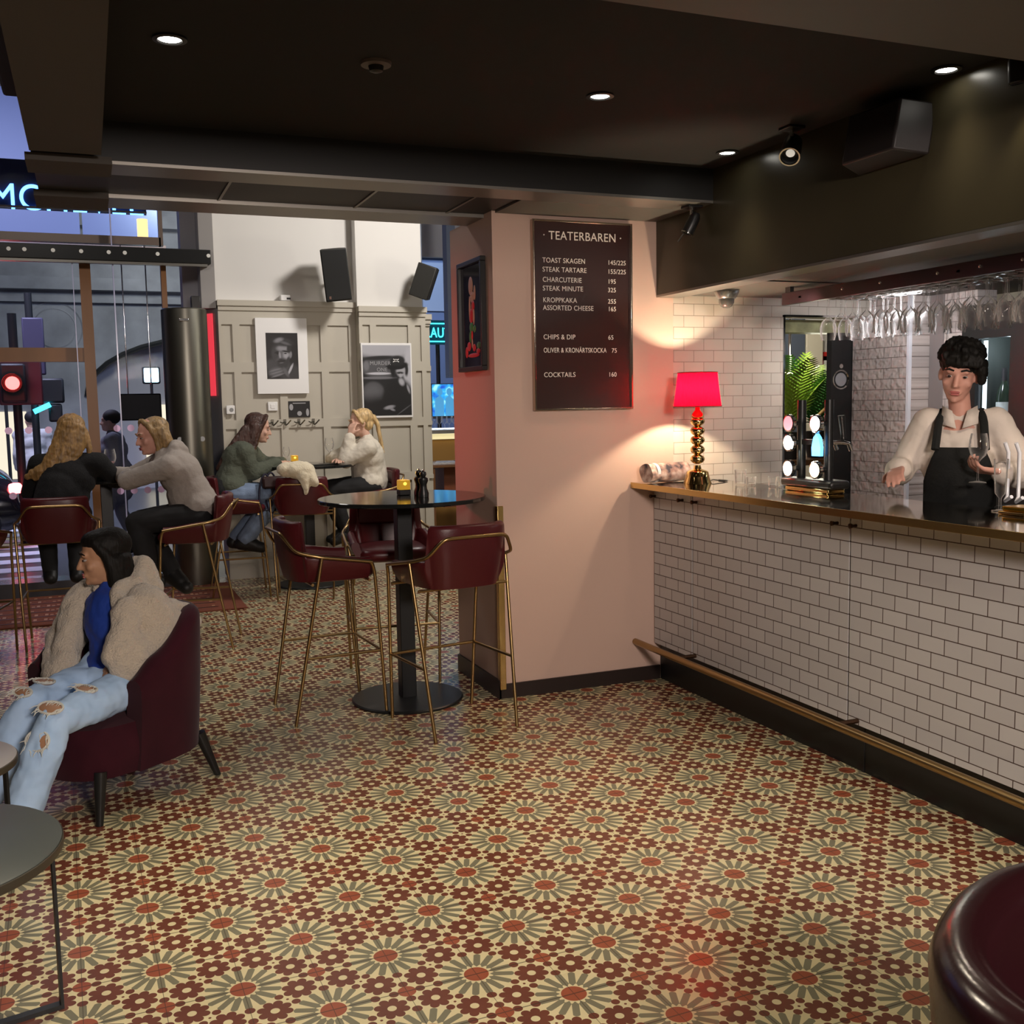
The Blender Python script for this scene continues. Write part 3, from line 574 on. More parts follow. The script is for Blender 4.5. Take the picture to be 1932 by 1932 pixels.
MB().lathe([(0.042, -0.034), (0.040, -0.055), (0.030, -0.072), (0.016, -0.080), (0.001, -0.082)], n=24).build('dome', mat('smoked_dome', (0.12, 0.11, 0.10), 0.05, 0.3), dc)
spot('hood_downlight_beam', (3.45, 2.6, 2.13), (3.5, 3.0, 1.0), 42, (1.0, 0.83, 0.66), 130, 0.8, 0.05)
spot('hood_downlight_beam', (3.75, 4.05, 2.13), (4.3, 4.6, 1.2), 62, (0.95, 0.93, 0.97), 150, 0.8, 0.04)
spot('hood_downlight_beam', (3.3, 4.3, 2.13), (3.5, 5.0, 1.0), 9, (1.0, 0.85, 0.7), 130, 0.8, 0.05)
# ------------------------------------------------------------------ table lamp
lp = thing('table_lamp', 'table lamp with pleated red shade and gold ball stem on the bar counter', 'lamp', (3.012, 4.788, 1.1245))
MB().lathe([(0.076, 0), (0.074, 0.006), (0.064, 0.035), (0.058, 0.062), (0.050, 0.068), (0.022, 0.078), (0.017, 0.098)], n=32).build('base', M_brassb, lp)
for i in range(5): MB().ell((0, 0, 0.130+0.0505*i), (0.039, 0.039, 0.0275), n=28).build('stem_ball', M_brassb, lp)
MB().lathe([(0.036, 0.352), (0.030, 0.372), (0.013, 0.392), (0.012, 0.41), (0.0125, 0.45)], n=24).build('neck', M_brassb, lp)
n = 144; vs = []; fs = []
for k, (r, z) in enumerate(((0.124, 0.410), (0.112, 0.50), (0.102, 0.590))):
    for i in range(n):
        a = 2*math.pi*i/n; rr = r*(1+0.018*math.cos(a*36)); vs.append((rr*math.cos(a), rr*math.sin(a), z))
for k in range(2):
    for i in range(n): fs.append((k*n+i, k*n+(i+1) % n, (k+1)*n+(i+1) % n, (k+1)*n+i))
m = bpy.data.materials.new('translucent_red_silk'); m.use_nodes = True; nt = m.node_tree; nt.nodes.clear(); MATS['silk'] = m
o_ = nt.nodes.new('ShaderNodeOutputMaterial'); t1 = nt.nodes.new('ShaderNodeBsdfTranslucent'); d1 = nt.nodes.new('ShaderNodeBsdfDiffuse'); mx = nt.nodes.new('ShaderNodeMixShader')
t1.inputs[0].default_value = (0.58, 0.0006, 0.0055, 1); d1.inputs[0].default_value = (0.36, 0.001, 0.007, 1); mx.inputs[0].default_value = 0.65
nt.links.new(d1.outputs[0], mx.inputs[1]); nt.links.new(t1.outputs[0], mx.inputs[2]); nt.links.new(mx.outputs[0], o_.inputs[0])
sh = MB().add(vs, fs).build('lamp_shade', m, lp, smooth=False)
M_trim_red = mat('dark_red_braid', (0.20, 0.005, 0.015), 0.8)
for r, z in ((0.1255, 0.411), (0.1035, 0.589)): MB().tube([(r*math.cos(2*math.pi*i/48), r*math.sin(2*math.pi*i/48), z) for i in range(48)], 0.0035, 6, True).build('shade_trim', M_trim_red, sh)
MB().cyl((0, 0, 0.44), (0, 0, 0.468), 0.014, n=14).build('bulb_socket', M_brassb, lp)
point('table_lamp_light', (3.012, 4.788, 1.1245+0.497), 27, (1.0, 0.80, 0.56), 0.013)
MB().tube([(0.07, 0.02, 0.004), (0.12, 0.03, 0.012), (0.17, 0.0, 0.004), (0.21, 0.03, 0.004), (0.20, 0.10, 0.004)], 0.0028, 6).build('power_cord', M_black, lp)
# newspaper roll
npv = thing('newspaper', 'rolled newspaper lying on the counter beside the red lamp', 'newspaper', (2.915, 4.955, 1.1245), R(8))
pr = [(0.058*math.cos(a)+0.006*math.sin(3*a), 0.055+0.052*math.sin(a)) for a in [2*math.pi*i/36 for i in range(36)]]
mm = Matrix(((0, 0, 1), (1, 0, 0), (0, 1, 0)))
M_news, nt, b = new_mat('colour_newsprint')
g = G(nt); tc = nt.nodes.new('ShaderNodeTexCoord'); n1 = nt.nodes.new('ShaderNodeTexNoise'); n1.inputs['Scale'].default_value = 16; n1.inputs['Detail'].default_value = 6; nt.links.new(tc.outputs['Object'], n1.inputs['Vector'])
rp = nt.nodes.new('ShaderNodeValToRGB'); e = rp.color_ramp.elements; e[0].position = 0.36; e[0].color = (0.05, 0.045, 0.06, 1); e[1].position = 0.66; e[1].color = (0.72, 0.62, 0.56, 1); k = e.new(0.5); k.color = (0.42, 0.27, 0.22, 1)
nt.links.new(n1.outputs['Fac'], rp.inputs[0]); nt.links.new(rp.outputs[0], b.inputs['Base Color']); b.inputs['Roughness'].default_value = 0.7
MB().prism(pr, -0.135, 0.135, mm).build('cover', M_news, npv); 
MB().prism([(0.0595*math.cos(a), 0.055+0.0535*math.sin(a)) for a in [2*math.pi*i/36 for i in range(36)]], -0.098, -0.078, mm).build('paper_band', M_print, npv)
# tumblers on the counter
def tumbler(x, y, r, h, label):
    o = MB().lathe([(r*0.82, 0.003), (r, h), (r-0.002, h), (r*0.80, 0.010), (0.001, 0.010)], (0, 0, 0), 20, cap=False).build('tumbler', M_glass); o.location = (x, y, 1.1245); return tag(o, label, 'glass', 'small glasses on the bar counter')
tumbler(3.133, 4.565, 0.032, 0.080, 'tallest small glass, nearest the red lamp on the counter')
tumbler(3.155, 4.50, 0.026, 0.045, 'low glass just right of the tallest small glass on the counter')
tumbler(3.21, 4.395, 0.024, 0.050, 'small clear glass left of the beer tap base')
tumbler(3.225, 4.33, 0.026, 0.052, 'small clear glass closest to the beer tap base')
# beer tower
bt = thing('beer_tap_tower', 'beer tap tower with glowing round brand badges on the counter', 'beer tap', (3.19, 4.04, 1.1245))
MB().box(-0.06, 0.06, -0.19, 0.19, 0.022, 0.062).build('base', M_black, bt, bevel=0.018, seg=4); MB().box(-0.05, 0.05, -0.16, 0.16, 0.0, 0.022).build('foot_ring', M_brassb, bt, bevel=0.006)
for y in (0.10, -0.10): MB().cyl((0, y, 0.06), (0, y, 0.435), 0.021, n=20).build('column', M_black, bt)
def badge(y, z, c, s, r=0.036, shape=None):
    MB().cyl((-0.02, y, z), (-0.062, y, z), 0.012).build('badge_arm', M_black, bt)
    MB().lathe([(r+0.006, 0), (r+0.006, 0.016), (r, 0.018)], (-0.062, y, z), 28, Matrix.Rotation(R(-90), 3, 'Y')).build('badge_rim', M_chrome, bt)
    f = MB().lathe([(r, 0.017), (r*0.8, 0.022), (0.001, 0.024)], (-0.062, y, z), 28, Matrix.Rotation(R(-90), 3, 'Y')).build('badge_face', emit_mat('badge_light', c, s), bt); return f
badge(0.10, 0.325, (1.0, 0.22, 0.25), 2.2); badge(0.10, 0.232, (0.85, 1.0, 0.95), 6); badge(0.10, 0.108, (0.95, 1.0, 0.98), 6)
badge(-0.10, 0.325, (1.0, 1.0, 0.97), 7); badge(-0.10, 0.110, (1.0, 0.86, 0.45), 7)
MB().prism([(-0.03, -0.05), (0.03, -0.05), (0.032, -0.01), (0.02, 0.035), (0.0, 0.055), (-0.02, 0.035), (-0.032, -0.01)], 0, 0.018, Matrix(((0, 0, -1), (1, 0, 0), (0, 1, 0))), (-0.055, -0.10, 0.225)).build('badge_face', emit_mat('blue_badge_light', (0.10, 0.42, 1.0), 3), bt, smooth=False)
for y in (0.10, 0.0, -0.10, ):
    MB().tube([(0.02, y, 0.235), (0.08, y, 0.235), (0.115, y, 0.228), (0.13, y, 0.195)], 0.010, 10).build('faucet', M_chrome, bt)
    MB().cyl((0.085, y, 0.25), (0.070, y, 0.36), 0.012, 0.017, n=12).build('tap_handle', M_black, bt)
MB().box(-0.012, 0.012, -0.10, 0.10, 0.222, 0.248).build('crossbar', M_black, bt, bevel=0.004)
for yy, cc in ((0.1, (0.9, 1, 0.95)), (-0.1, (1, 0.9, 0.6))): point('badge_glow', (3.19-0.16, 4.04+yy, 1.33), 0.9, cc, 0.04)
# hanging glasses
rk = thing('glass_rack', 'black hanging glass rack with bright bolts under the bar hood', 'glass rack', (3.42, 3.4, 2.14))
MB().box(-0.012, 0.012, -1.6, 1.20, -0.085, -0.022).build('front_rail', mat('dark_plum_lacquer', (0.035, 0.016, 0.020), 0.35), rk, bevel=0.002)
for x in (0.10, 0.19, 0.28, 0.37): MB().box(x-0.011, x+0.011, -1.6, 1.05, -0.066, -0.060).build('glass_runner', M_steelstrip, rk, smooth=False)
for y in (1.05, 0.0, -1.0): MB().box(-0.012, 0.40, y-0.01, y+0.01, -0.06, -0.05).build('cross_bar', M_mblack, rk, smooth=False); MB().box(0.2, 0.22, y-0.01, y+0.01, -0.05, 0.005).build('hanger', M_mblack, rk, smooth=False)
MB().box(-0.012, 0.012, 1.13, 1.17, -0.022, 0.005).build('end_bracket', M_mblack, rk, smooth=False)
for y in (0.72, 0.46, 0.11, -0.12, -0.33, -0.6): MB().lathe([(0.008, 0), (0.007, 0.006), (0.002, 0.008)], (-0.012, y, -0.05), 10, Matrix.Rotation(R(-90), 3, 'Y')).build('bolt', M_chrome, rk)
gp = [(0.034, 0.0), (0.033, 0.003), (0.006, 0.008), (0.0038, 0.02), (0.0038, 0.085), (0.010, 0.095), (0.030, 0.115), (0.039, 0.145), (0.037, 0.175), (0.031, 0.205)]
wg_mesh = MB().lathe([(r, -z) for r, z in gp], n=18, cap=False).build('wine_glass', M_glass)
tag(wg_mesh, 'upside-down clear wine glass hanging in the rows under the bar hood', 'wine glass', 'wine glasses hanging from the rack')
rg_ = random.Random(5); first = True
for i, x in enumerate((3.475, 3.565, 3.655, 3.745)):
    for j in range(17):
        o = wg_mesh if first else wg_mesh.copy()
        if not first: COL.objects.link(o)
        first = False
        o.location = (x+0.045+rg_.uniform(-.004, .004), 4.36-0.092*j+rg_.uniform(-.008, .008)-(0.03 if i % 2 else 0), 2.0735); s_ = rg_.choice((0.94, 1.0, 1.06)); o.scale = (s_, s_, rg_.choice((0.95, 1.0, 1.04)))
# fridge and back-bar items
fg = thing('wine_fridge', 'black wine fridge with lit glass door behind the bartender', 'fridge', (4.45, 3.7, 0))
MB().box(0.0, 0.04, 0.60, 0.70, 0, 2.05).box(0.0, 0.04, 0.10, 0.375, 0, 2.05).box(0.0, 0.04, 0.375, 0.60, 1.87, 2.05).box(0.0, 0.04, 0.375, 0.60, 0.0, 1.32).box(0.0, 0.04, -1.8, -0.5, 0, 2.05).box(0, 0.04, -0.5, 0.10, 0, 0.9).box(0, 0.04, -0.5, 0.10, 1.9, 2.05).build('door_frame', M_black, fg, smooth=False)
MB().box(0.40, 0.44, -1.8, 0.7, 0, 2.05).box(0.04, 0.4, 0.66, 0.70, 0, 2.05).box(0.04, 0.4, -1.8, 0.66, 2.0, 2.05).build('cabinet', mat('dark_grey_fridge_liner', (0.05, 0.055, 0.05), 0.5), fg, smooth=False)
MB().box(0.015, 0.022, 0.375, 0.60, 1.32, 1.87).box(0.015, 0.022, -0.5, 0.10, 0.9, 1.9).build('glass_door', M_pane, fg, smooth=False)
MB().box(0.05, 0.38, -0.5, 0.64, 1.325, 1.335).build('shelf', M_steelstrip, fg, smooth=False)
MB().box(0.05, 0.065, 0.58, 0.595, 1.34, 1.86).build('glow_strip', emit_mat('fridge_light', (0.80, 0.95, 1.0), 2.2), fg, smooth=False)
point('fridge_light', (4.62, 4.2, 1.82), 2.2, (0.8, 0.95, 1.0), 0.03)
bp = [(0.036, 0), (0.038, 0.01), (0.038, 0.19), (0.030, 0.225), (0.015, 0.255), (0.013, 0.30), (0.0145, 0.305), (0.0145, 0.32)]
M_bgl = mat('dark_green_bottle_glass', (0.03, 0.045, 0.03), 0.08)
def bottle(loc, label, h=1.0, lab=(0.75, 0.78, 0.68), foil=(0.35, 0.27, 0.06)):
    t = thing('wine_bottle', label, 'bottle', loc, 0, 'bottles in the wine fridge')
    MB().lathe([(r, z*h*1.5) for r, z in bp], n=20).build('glass_body', M_bgl, t); MB().lathe([(0.0388, 0.05*h*1.5), (0.0388, 0.165*h*1.5)], n=20, cap=False).build('label', mat('bottle_label', lab, 0.6), t); MB().lathe([(0.0150, 0.262*h*1.5), (0.0150, 0.322*h*1.5)], n=16).build('foil', mat('bottle_foil', foil, 0.4, 0.3), t)
bottle((4.56, 4.12, 1.336), 'wine bottle with yellow foil at the right edge of the fridge door', 1.0)
bottle((4.60, 4.245, 1.336), 'wine bottle in the middle of the lit fridge door', 0.78, (0.6, 0.66, 0.62), (0.05, 0.05, 0.05)); bottle((4.66, 4.05, 1.336), 'wine bottle behind the yellow-foiled one in the fridge', 0.9, (0.4, 0.45, 0.42), (0.3, 0.25, 0.1))
dt = thing('drip_tray', 'yellow brass tray on the counter at the right edge', 'tray', (3.19, 2.80, 1.1245))
MB().box(-0.06, 0.06, -0.14, 0.10, 0, 0.012).build('base', M_brassb, dt, bevel=0.004); MB().box(-0.05, 0.05, -0.13, 0.09, 0.012, 0.030).build('raised_block', mat('yellow_brass', (0.75, 0.45, 0.05), 0.2, 1.0), dt, bevel=0.004)
wt = thing('water_tap', 'curved chrome double water tap behind the counter at right', 'tap', (3.52, 3.18, 0.95))
MB().box(-0.05, 0.05, -0.08, 0.06, 0.0, 0.16).build('body', M_mblack, wt, bevel=0.01)
for y in (0.035, -0.02): MB().tube([(-0.03, y-0.05, 0.20), (-0.02, y-0.01, 0.18), (0, y, 0.20), (0, y, 0.38), (-0.02, y, 0.42)], 0.008, 10).build('pipe', mat('polished_white_chrome', (0.85, 0.86, 0.90), 0.15, 0.0), wt)
o = MB().lathe([(0.03, 0), (0.03, 0.004), (0.005, 0.008), (0.005, 0.05), (0.02, 0.07), (0.027, 0.2), (0.026, 0.2)], n=18, cap=False).build('beer_glass', M_glass); o.location = (3.20, 2.955, 1.1245); tag(o, 'tall stemmed glass standing on the counter in front of the apron', 'glass')
# ------------------------------------------------------------------ room behind the bar, seen through the passage
S('wall_far_room', MB().box(5.0, 8.9, 8.20, 8.30, 0, 5.4), MATS['white_wall_paint'], smooth=False)
S('wall_far_room_dark', MB().box(5.0, 6.30, 8.14, 8.20, 0, 3.4), mat('slate_blue_wall_paint', (0.09, 0.11, 0.15), 0.5), smooth=False)
S('trim_18', MB().box(3.78, 4.40, 5.23, 5.36, 1.965, 2.04), mat('pale_green_lintel', (0.30, 0.30, 0.16), 0.5, var=0.3, vscale=12), smooth=False)
structure(MB().box(4.243, 4.46, 5.225, 5.27, 0, 1.965).build('door_1', M_black, smooth=False))
cl = thing('door_plaque', 'round metal plaque on the black door behind the beer taps', 'plaque', (4.315, 5.2235, 1.68))
MB().lathe([(0.052, 0), (0.060, 0.004), (0.062, 0.0)], n=32, mx=Matrix.Rotation(R(90), 3, 'X'), cap=False).build('ring', M_chrome, cl); MB().lathe([(0.042, 0), (0.040, 0.003)], n=28, mx=Matrix.Rotation(R(90), 3, 'X')).build('disc', mat('grey_plaque', (0.25, 0.25, 0.26), 0.4), cl)
MB().lathe([(0.010, 0), (0.014, 0.003)], c=(0, 0, 0.082), n=16, mx=Matrix.Rotation(R(90), 3, 'X')).build('hook', M_chrome, cl)
ex = thing('fire_sign', 'red and white safety sign on the far white wall', 'sign', (6.53, 8.19, 1.87)); MB().box(-0.15, 0.13, -0.006, 0, -0.15, 0.14).build('plate', mat('sign_red', (0.62, 0.03, 0.02), 0.5), ex, smooth=False); MB().box(0.02, 0.06, -0.009, -0.006, -0.11, 0.10).box(0.02, 0.12, -0.009, -0.006, 0.06, 0.10).build('symbol', M_print, ex, smooth=False)
cd = thing('white_cabinet', 'cream cupboard door on the far white wall', 'cabinet', (6.46, 8.16, 0)); MB().box(-0.14, 0.05, -0.02, 0.03, 1.35, 2.30).build('door', mat('cream_cupboard_paint', (0.74, 0.68, 0.54), 0.5), cd, bevel=0.005); MB().box(-0.14, 0.05, -0.02, 0.03, 0.2, 1.34).build('lower_door', MATS['cream_cupboard_paint'], cd, bevel=0.005)
pl = thing('pendant_lamp', 'slim metal pendant lamp glimpsed through the passage behind the beer taps', 'lamp', (4.965, 6.6, 1.77)); MB().cyl((0, 0, 0.12), (0, 0, 3.63), 0.012).build('rod', M_chrome, pl); MB().cyl((0, 0, 0.0), (0, 0, 0.13), 0.032).build('lamp_shade', M_steel, pl); MB().lathe([(0.03, -0.012), (0.032, 0.0)], n=18).build('bulb', emit_mat('pendant_glow', (1.0, 0.9, 0.65), 6), pl)
point('far_room_light', (5.3, 7.2, 2.4), 55, (1.0, 0.92, 0.78), 0.2); point('far_room_light', (4.95, 6.2, 1.9), 14, (1.0, 0.95, 0.75), 0.1)
def palm(name, label, loc, h, n, seed, c):
    rr = random.Random(seed); t = thing(name, label, 'plant', loc); m_ = mat(name+'_leaf', c, 0.5, spec=0.3)
    MB().lathe([(0.09, 0), (0.12, 0.2), (0.11, 0.2), (0.10, 0.17)], n=20).build('pot', M_mblack, t)
    for i in range(n):
        a = 2*math.pi*i/n+rr.uniform(-.3, .3); L = h*rr.uniform(0.75, 1.1); out = rr.uniform(0.25, 0.75); f = MB(); P = []
        for k in range(9):
            s_ = k/8; P.append(Vector((math.cos(a)*out*L*s_**1.3, math.sin(a)*out*L*s_**1.3, 0.18+L*(s_-0.30*out*s_**3))))
        f.tube(P, [0.004*(1-k/10) for k in range(9)], 5); sd = Vector((-math.sin(a), math.cos(a), 0))
        for k in range(2, 24):
            s_ = k/24; q = s_*8; i0 = min(7, int(q)); p = P[i0].lerp(P[i0+1], q-i0); T = (P[i0+1]-P[i0]).normalized(); ln = 0.15*math.sin(math.pi*min(1, s_*0.85+0.12))+0.02
            for sg in (-1, 1):
                d = (sd*sg*0.8+T*0.65+Vector((0, 0, -0.15))).normalized(); w_ = T*0.007; e_ = p+d*ln; f.add([p-w_, p+w_, p+d*ln*.5+w_*1.3, e_, p+d*ln*.5-w_*1.3], [(0, 1, 2, 3, 4)])
        f.build('frond', m_, t, smooth=False)
ps = thing('plant_shelf', 'dark shelf carrying the palms behind the passage', 'shelf', (5.0, 6.45, 0)); MB().box(-0.32, 0.42, -0.2, 0.25, 1.08, 1.12).build('board', M_wood, ps, smooth=False); MB().box(-0.3, -0.26, -0.18, 0.2, 0, 1.08).box(0.36, 0.4, -0.18, 0.2, 0, 1.08).build('side_panel', M_mblack, ps, smooth=False)
palm('potted_palm', 'yellow-green palm directly under the pendant lamp', (4.84, 6.42, 1.12), 0.62, 11, 2, (0.26, 0.40, 0.05)); palm('potted_palm', 'darker green palm in front of the far white wall', (5.16, 6.48, 1.12), 0.66, 11, 9, (0.05, 0.20, 0.045))
stk = tag(MB().cyl((4.93, 6.25, 1.42), (5.22, 6.25, 1.64), 0.012).build('wooden_stick', mat('pale_wood', (0.50, 0.32, 0.12), 0.5)), 'thin wooden stick leaning among the palms', 'stick')
# ================================================================== FURNITURE
def shell(hw, db, fy, zb, top, thick, inset=0.04, n=56, ex=3.0, zlev=5):
    """upholstered tub wall: U-shaped path, front left -> back -> front right, facing +Y"""
    path = []
    for k in range(6): path.append((-hw, fy*(1-k/6)))
    for k in range(n+1):
        a = math.pi+math.pi*k/n; c, s_ = math.cos(a), math.sin(a)
        path.append((hw*math.copysign(abs(c)**(2/ex), c), -db*abs(s_)**(2/ex)))
    for k in range(1, 7): path.append((hw, fy*k/6))
    mb = MB(); vs = []; m = None; N = len(path)
    for i, (x, y) in enumerate(path):
        a = path[max(0, i-1)]; b = path[min(N-1, i+1)]; t = Vector((b[0]-a[0], b[1]-a[1], 0)).normalized(); nrm = Vector((t.y, -t.x, 0))  # outward
        zt = top(x, y); sec = []; P = Vector((x, y, 0)); rad = thick/2
        for k in range(zlev+1):
            f = k/zlev; z = zb+(zt-rad-zb)*f; sec.append(P-nrm*inset*(1-f)**1.6+Vector((0, 0, z)))
        for k in range(1, 6):
            q = math.pi*k/6; sec.append(P-nrm*(rad-rad*math.cos(q))+Vector((0, 0, zt-rad+rad*math.sin(q))))
        for k in range(zlev+1):
            f = 1-k/zlev; z = zb+(zt-rad-zb)*f; sec.append(P-nrm*(thick+inset*(1-f)**1.6)+Vector((0, 0, z)))
        m = len(sec); vs += sec
    fs = []
    for i in range(N-1):
        for k in range(m): fs.append((i*m+k, i*m+(k+1) % m, (i+1)*m+(k+1) % m, (i+1)*m+k))
    fs += [tuple(range(m)), tuple(reversed(range((N-1)*m, N*m)))]
    return mb.add(vs, fs)
def sstep(a, b, x): t = max(0, min(1, (x-a)/(b-a))); return t*t*(3-2*t)
def cushion(hw, y0, y1, z0, z1, ex=4.0, n=40, m=10, dome=0.012):
    mb = MB(); vs = []; cy = (y0+y1)/2; hd = (y1-y0)/2; prof = [(0.75, z0), (0.94, z0+0.012), (1.0, z0+(z1-z0)*.4), (1.0, z0+(z1-z0)*.65), (0.95, z1-0.010), (0.82, z1), (0.4, z1+dome), (0.01, z1+dome)]
    for r, z in prof:
        for i in range(n):
            a = 2*math.pi*i/n; c, s_ = math.cos(a), math.sin(a); vs.append((r*hw*math.copysign(abs(c)**(2/ex), c), cy+r*hd*math.copysign(abs(s_)**(2/ex), s_), z))
    fs = [(k*n+i, k*n+(i+1) % n, (k+1)*n+(i+1) % n, (k+1)*n+i) for k in range(len(prof)-1) for i in range(n)]+[tuple(reversed(range(n))), tuple(range((len(prof)-1)*n, len(prof)*n))]
    return mb.add(vs, fs)
def fillet(pts, r=0.04, k=4):
    out = [Vector(pts[0])]
    for i in range(1, len(pts)-1):
        p, a, b = Vector(pts[i]), Vector(pts[i-1]), Vector(pts[i+1]); da = (a-p); db_ = (b-p); rr = min(r, da.length*.45, db_.length*.45); A = p+da.normalized()*rr; B = p+db_.normalized()*rr
        for j in range(k+1):
            t = j/k; out.append(A.lerp(p, t).lerp(p.lerp(B, t), t))
    out.append(Vector(pts[-1])); return out
GS = 'brass framed oxblood bar stools'
def make_stool(label):
    t = thing('bar_stool', label, 'bar stool', (0, 0, 0), 0, GS)
    top = lambda x, y: 0.815+0.030*sstep(0.15, -0.1, y)+0.165*sstep(-0.150, -0.178, y)*(1-sstep(0.205, 0.228, abs(x)))
    shell(0.240, 0.245, 0.17, 0.705, top, 0.045, 0.045, n=130).build('backrest', M_leather, t)
    cushion(0.205, -0.19, 0.235, 0.695, 0.775).build('seat', M_leather, t)
    MB().obox((0, -0.168, 0.935), (0.34, 0.035, 0.115)).build('back_cushion', M_leather, t, bevel=0.016, seg=3)
    r = 0.0085
    arm = fillet([(-0.262, 0.17, 0.795), (-0.262, -0.10, 0.838), (-0.225, -0.205, 0.865), (-0.165, -0.262, 0.955), (0.165, -0.262, 0.955), (0.225, -0.205, 0.865), (0.262, -0.10, 0.838), (0.262, 0.17, 0.795)], 0.035)
    MB().tube(arm, r, 10).build('arm_rail', M_brass, t)
    for sx in (-1, 1):
        MB().tube(fillet([(sx*0.228, 0.235, 0.0), (sx*0.250, 0.185, 0.74), (sx*0.262, 0.168, 0.795), (sx*0.262, 0.13, 0.801)], 0.03), r, 10).build('leg', M_brass, t)
        MB().tube([(sx*0.222, -0.235, 0.0), (sx*0.262, -0.085, 0.836)], r, 10).build('leg', M_brass, t)
        MB().tube([(sx*0.235, 0.217, 0.335), (sx*0.238, -0.175, 0.335)], r*.9, 8).build('stretcher', M_brass, t)
    MB().tube([(-0.235, 0.214, 0.335), (0.235, 0.214, 0.335)], r*.9, 8).build('footrest', M_brass, t)
    MB().tube([(-0.245, 0.16, 0.70), (0.245, 0.16, 0.70)], r*.9, 8).build('seat_rail', M_brass, t); MB().tube([(-0.240, -0.13, 0.70), (0.240, -0.13, 0.70)], r*.9, 8).build('seat_rail', M_brass, t)
    return t
st0 = make_stool('empty oxblood stool left of the near black table, its back to the left')
st0.location = (1.085, 5.275, 0); st0.rotation_euler = (0, 0, R(-86))
dup(st0, (1.600, 4.775, 0), R(9), 'empty oxblood stool nearest the camera at the near black table, beside the pillar')
dup(st0, (1.575, 5.790, 0), R(173), 'empty oxblood stool on the far side of the near black table, facing the camera')
dup(st0, (-0.230, 7.640, 0), R(-2), 'oxblood stool under the blonde woman in black')
dup(st0, (0.625, 7.180, 0), R(76), 'oxblood stool under the blond man in the grey hoodie')
dup(st0, (-0.800, 7.330, 0), R(-14), 'oxblood stool cut off by the left edge of the picture')
dup(st0, (1.115, 8.960, 0), R(-94), 'oxblood stool under the woman in the green sweater')
dup(st0, (1.610, 8.610, 0), R(-12), 'oxblood stool with a cream hat hung over its back')
dup(st0, (2.330, 9.130, 0), R(88), 'oxblood stool under the woman in the white sweatshirt')
def pub_table(label, x, y, h, r, br=0.295):
    t = thing('bar_table', label, 'bar table', (x, y, 0), 0, 'tall round black bar tables')
    MB().lathe([(r-0.004, h-0.022), (r, h-0.018), (r, h-0.003), (r-0.003, h)], n=72).build('tabletop', M_tabletop, t)
    MB().box(-0.040, 0.040, -0.040, 0.040, 0.012, h-0.024).build('post', M_tablebase, t, bevel=0.004)
    MB().lathe([(br, 0.0), (br+0.002, 0.010), (br-0.004, 0.016), (br*0.5, 0.020)], n=64).build('base_plate', M_tablebase, t)
    MB().box(-0.12, 0.12, -0.12, 0.12, h-0.03, h-0.022).build('top_bracket', M_tablebase, t)
    return t
pub_table('tall round black table nearest the camera, beside the pillar', 1.508, 5.275, 1.09, 0.44)
pub_table('tall round black table between the green sweater and the white sweatshirt', 1.765, 9.17, 1.07, 0.42, 0.30)
pub_table('tall round black table shared by the blonde woman and the man in the hoodie', 0.09, 8.06, 1.085, 0.36)
# things on the tables
M_candle = mat('amber_glass_candle', (0.30, 0.13, 0.01), 0.15, emit=(1.0, 0.55, 0.05), es=0.35)
def candle(label, x, y, z, s=1.0):
    t = thing('candle_holder', label, 'candle', (x, y, z), 0, 'amber glass candle holders')
    MB().box(-0.030*s, 0.030*s, -0.030*s, 0.030*s, 0.028, 0.082*s).build('amber_glass', M_candle, t, bevel=0.006); MB().box(-0.031*s, 0.031*s, -0.031*s, 0.031*s, 0.0, 0.030).build('dark_foot', M_black, t, bevel=0.004)
    MB().ell((0, 0, 0.062), (0.018, 0.036, 0.016)).build('flame_glow', emit_mat('candle_flame', (1.0, 0.62, 0.06), 2.6), t)
    point('candle_light', (x, y, z+0.12), 0.35, (1.0, 0.6, 0.15), 0.02); return t
candle('square amber candle glowing on the near black table', 1.545, 5.37, 1.0905); candle('square amber candle glowing on the table in front of the green sweater', 1.66, 9.20, 1.0705, 1.0)
mp = [(0.027, 0), (0.028, 0.02), (0.019, 0.045), (0.018, 0.065), (0.026, 0.085), (0.024, 0.098), (0.012, 0.105), (0.018, 0.118), (0.016, 0.130), (0.004, 0.136)]
def mill(label, x, y):
    t = thing('pepper_mill', label, 'pepper mill', (x, y, 1.0905), 0, 'black mills on the near table'); MB().lathe([(r, z) for r, z in mp[:7]], n=24).build('body', M_black, t); MB().lathe(mp[6:], n=24).build('cap', M_black, t); MB().lathe([(0.005, 0.134), (0.006, 0.140), (0.002, 0.145)], n=10).build('finial', M_chrome, t)
mill('front one of the two black mills on the near black table', 1.600, 5.19); mill('rear one of the two black mills on the near black table', 1.605, 5.285)
def stemglass(label, x, y, z, s=1.0, wine=None):
    t = thing('wine_glass', label, 'glass', (x, y, z)); MB().lathe([(r*s, q*s) for r, q in gp], n=20, cap=False).build('bowl_and_stem', M_glass, t)
    if wine: MB().lathe([(0.004, 0.096*s), (0.026*s, 0.114*s), (0.031*s, 0.124*s), (0.001, 0.124*s)], n=20).build('wine', mat('wine_in_glass', wine, 0.05), t)
stemglass('wine glass with pale wine between the blonde woman and the man in the hoodie', 0.125, 7.86, 1.0855, 1.05, (0.65, 0.40, 0.42)); stemglass('wine glass in the hand of the woman in the green sweater', 1.565, 9.04, 1.0705, 0.8)
stemglass('empty wine glass on the far table in front of the white sweatshirt', 1.98, 9.23, 1.0705, 1.1)
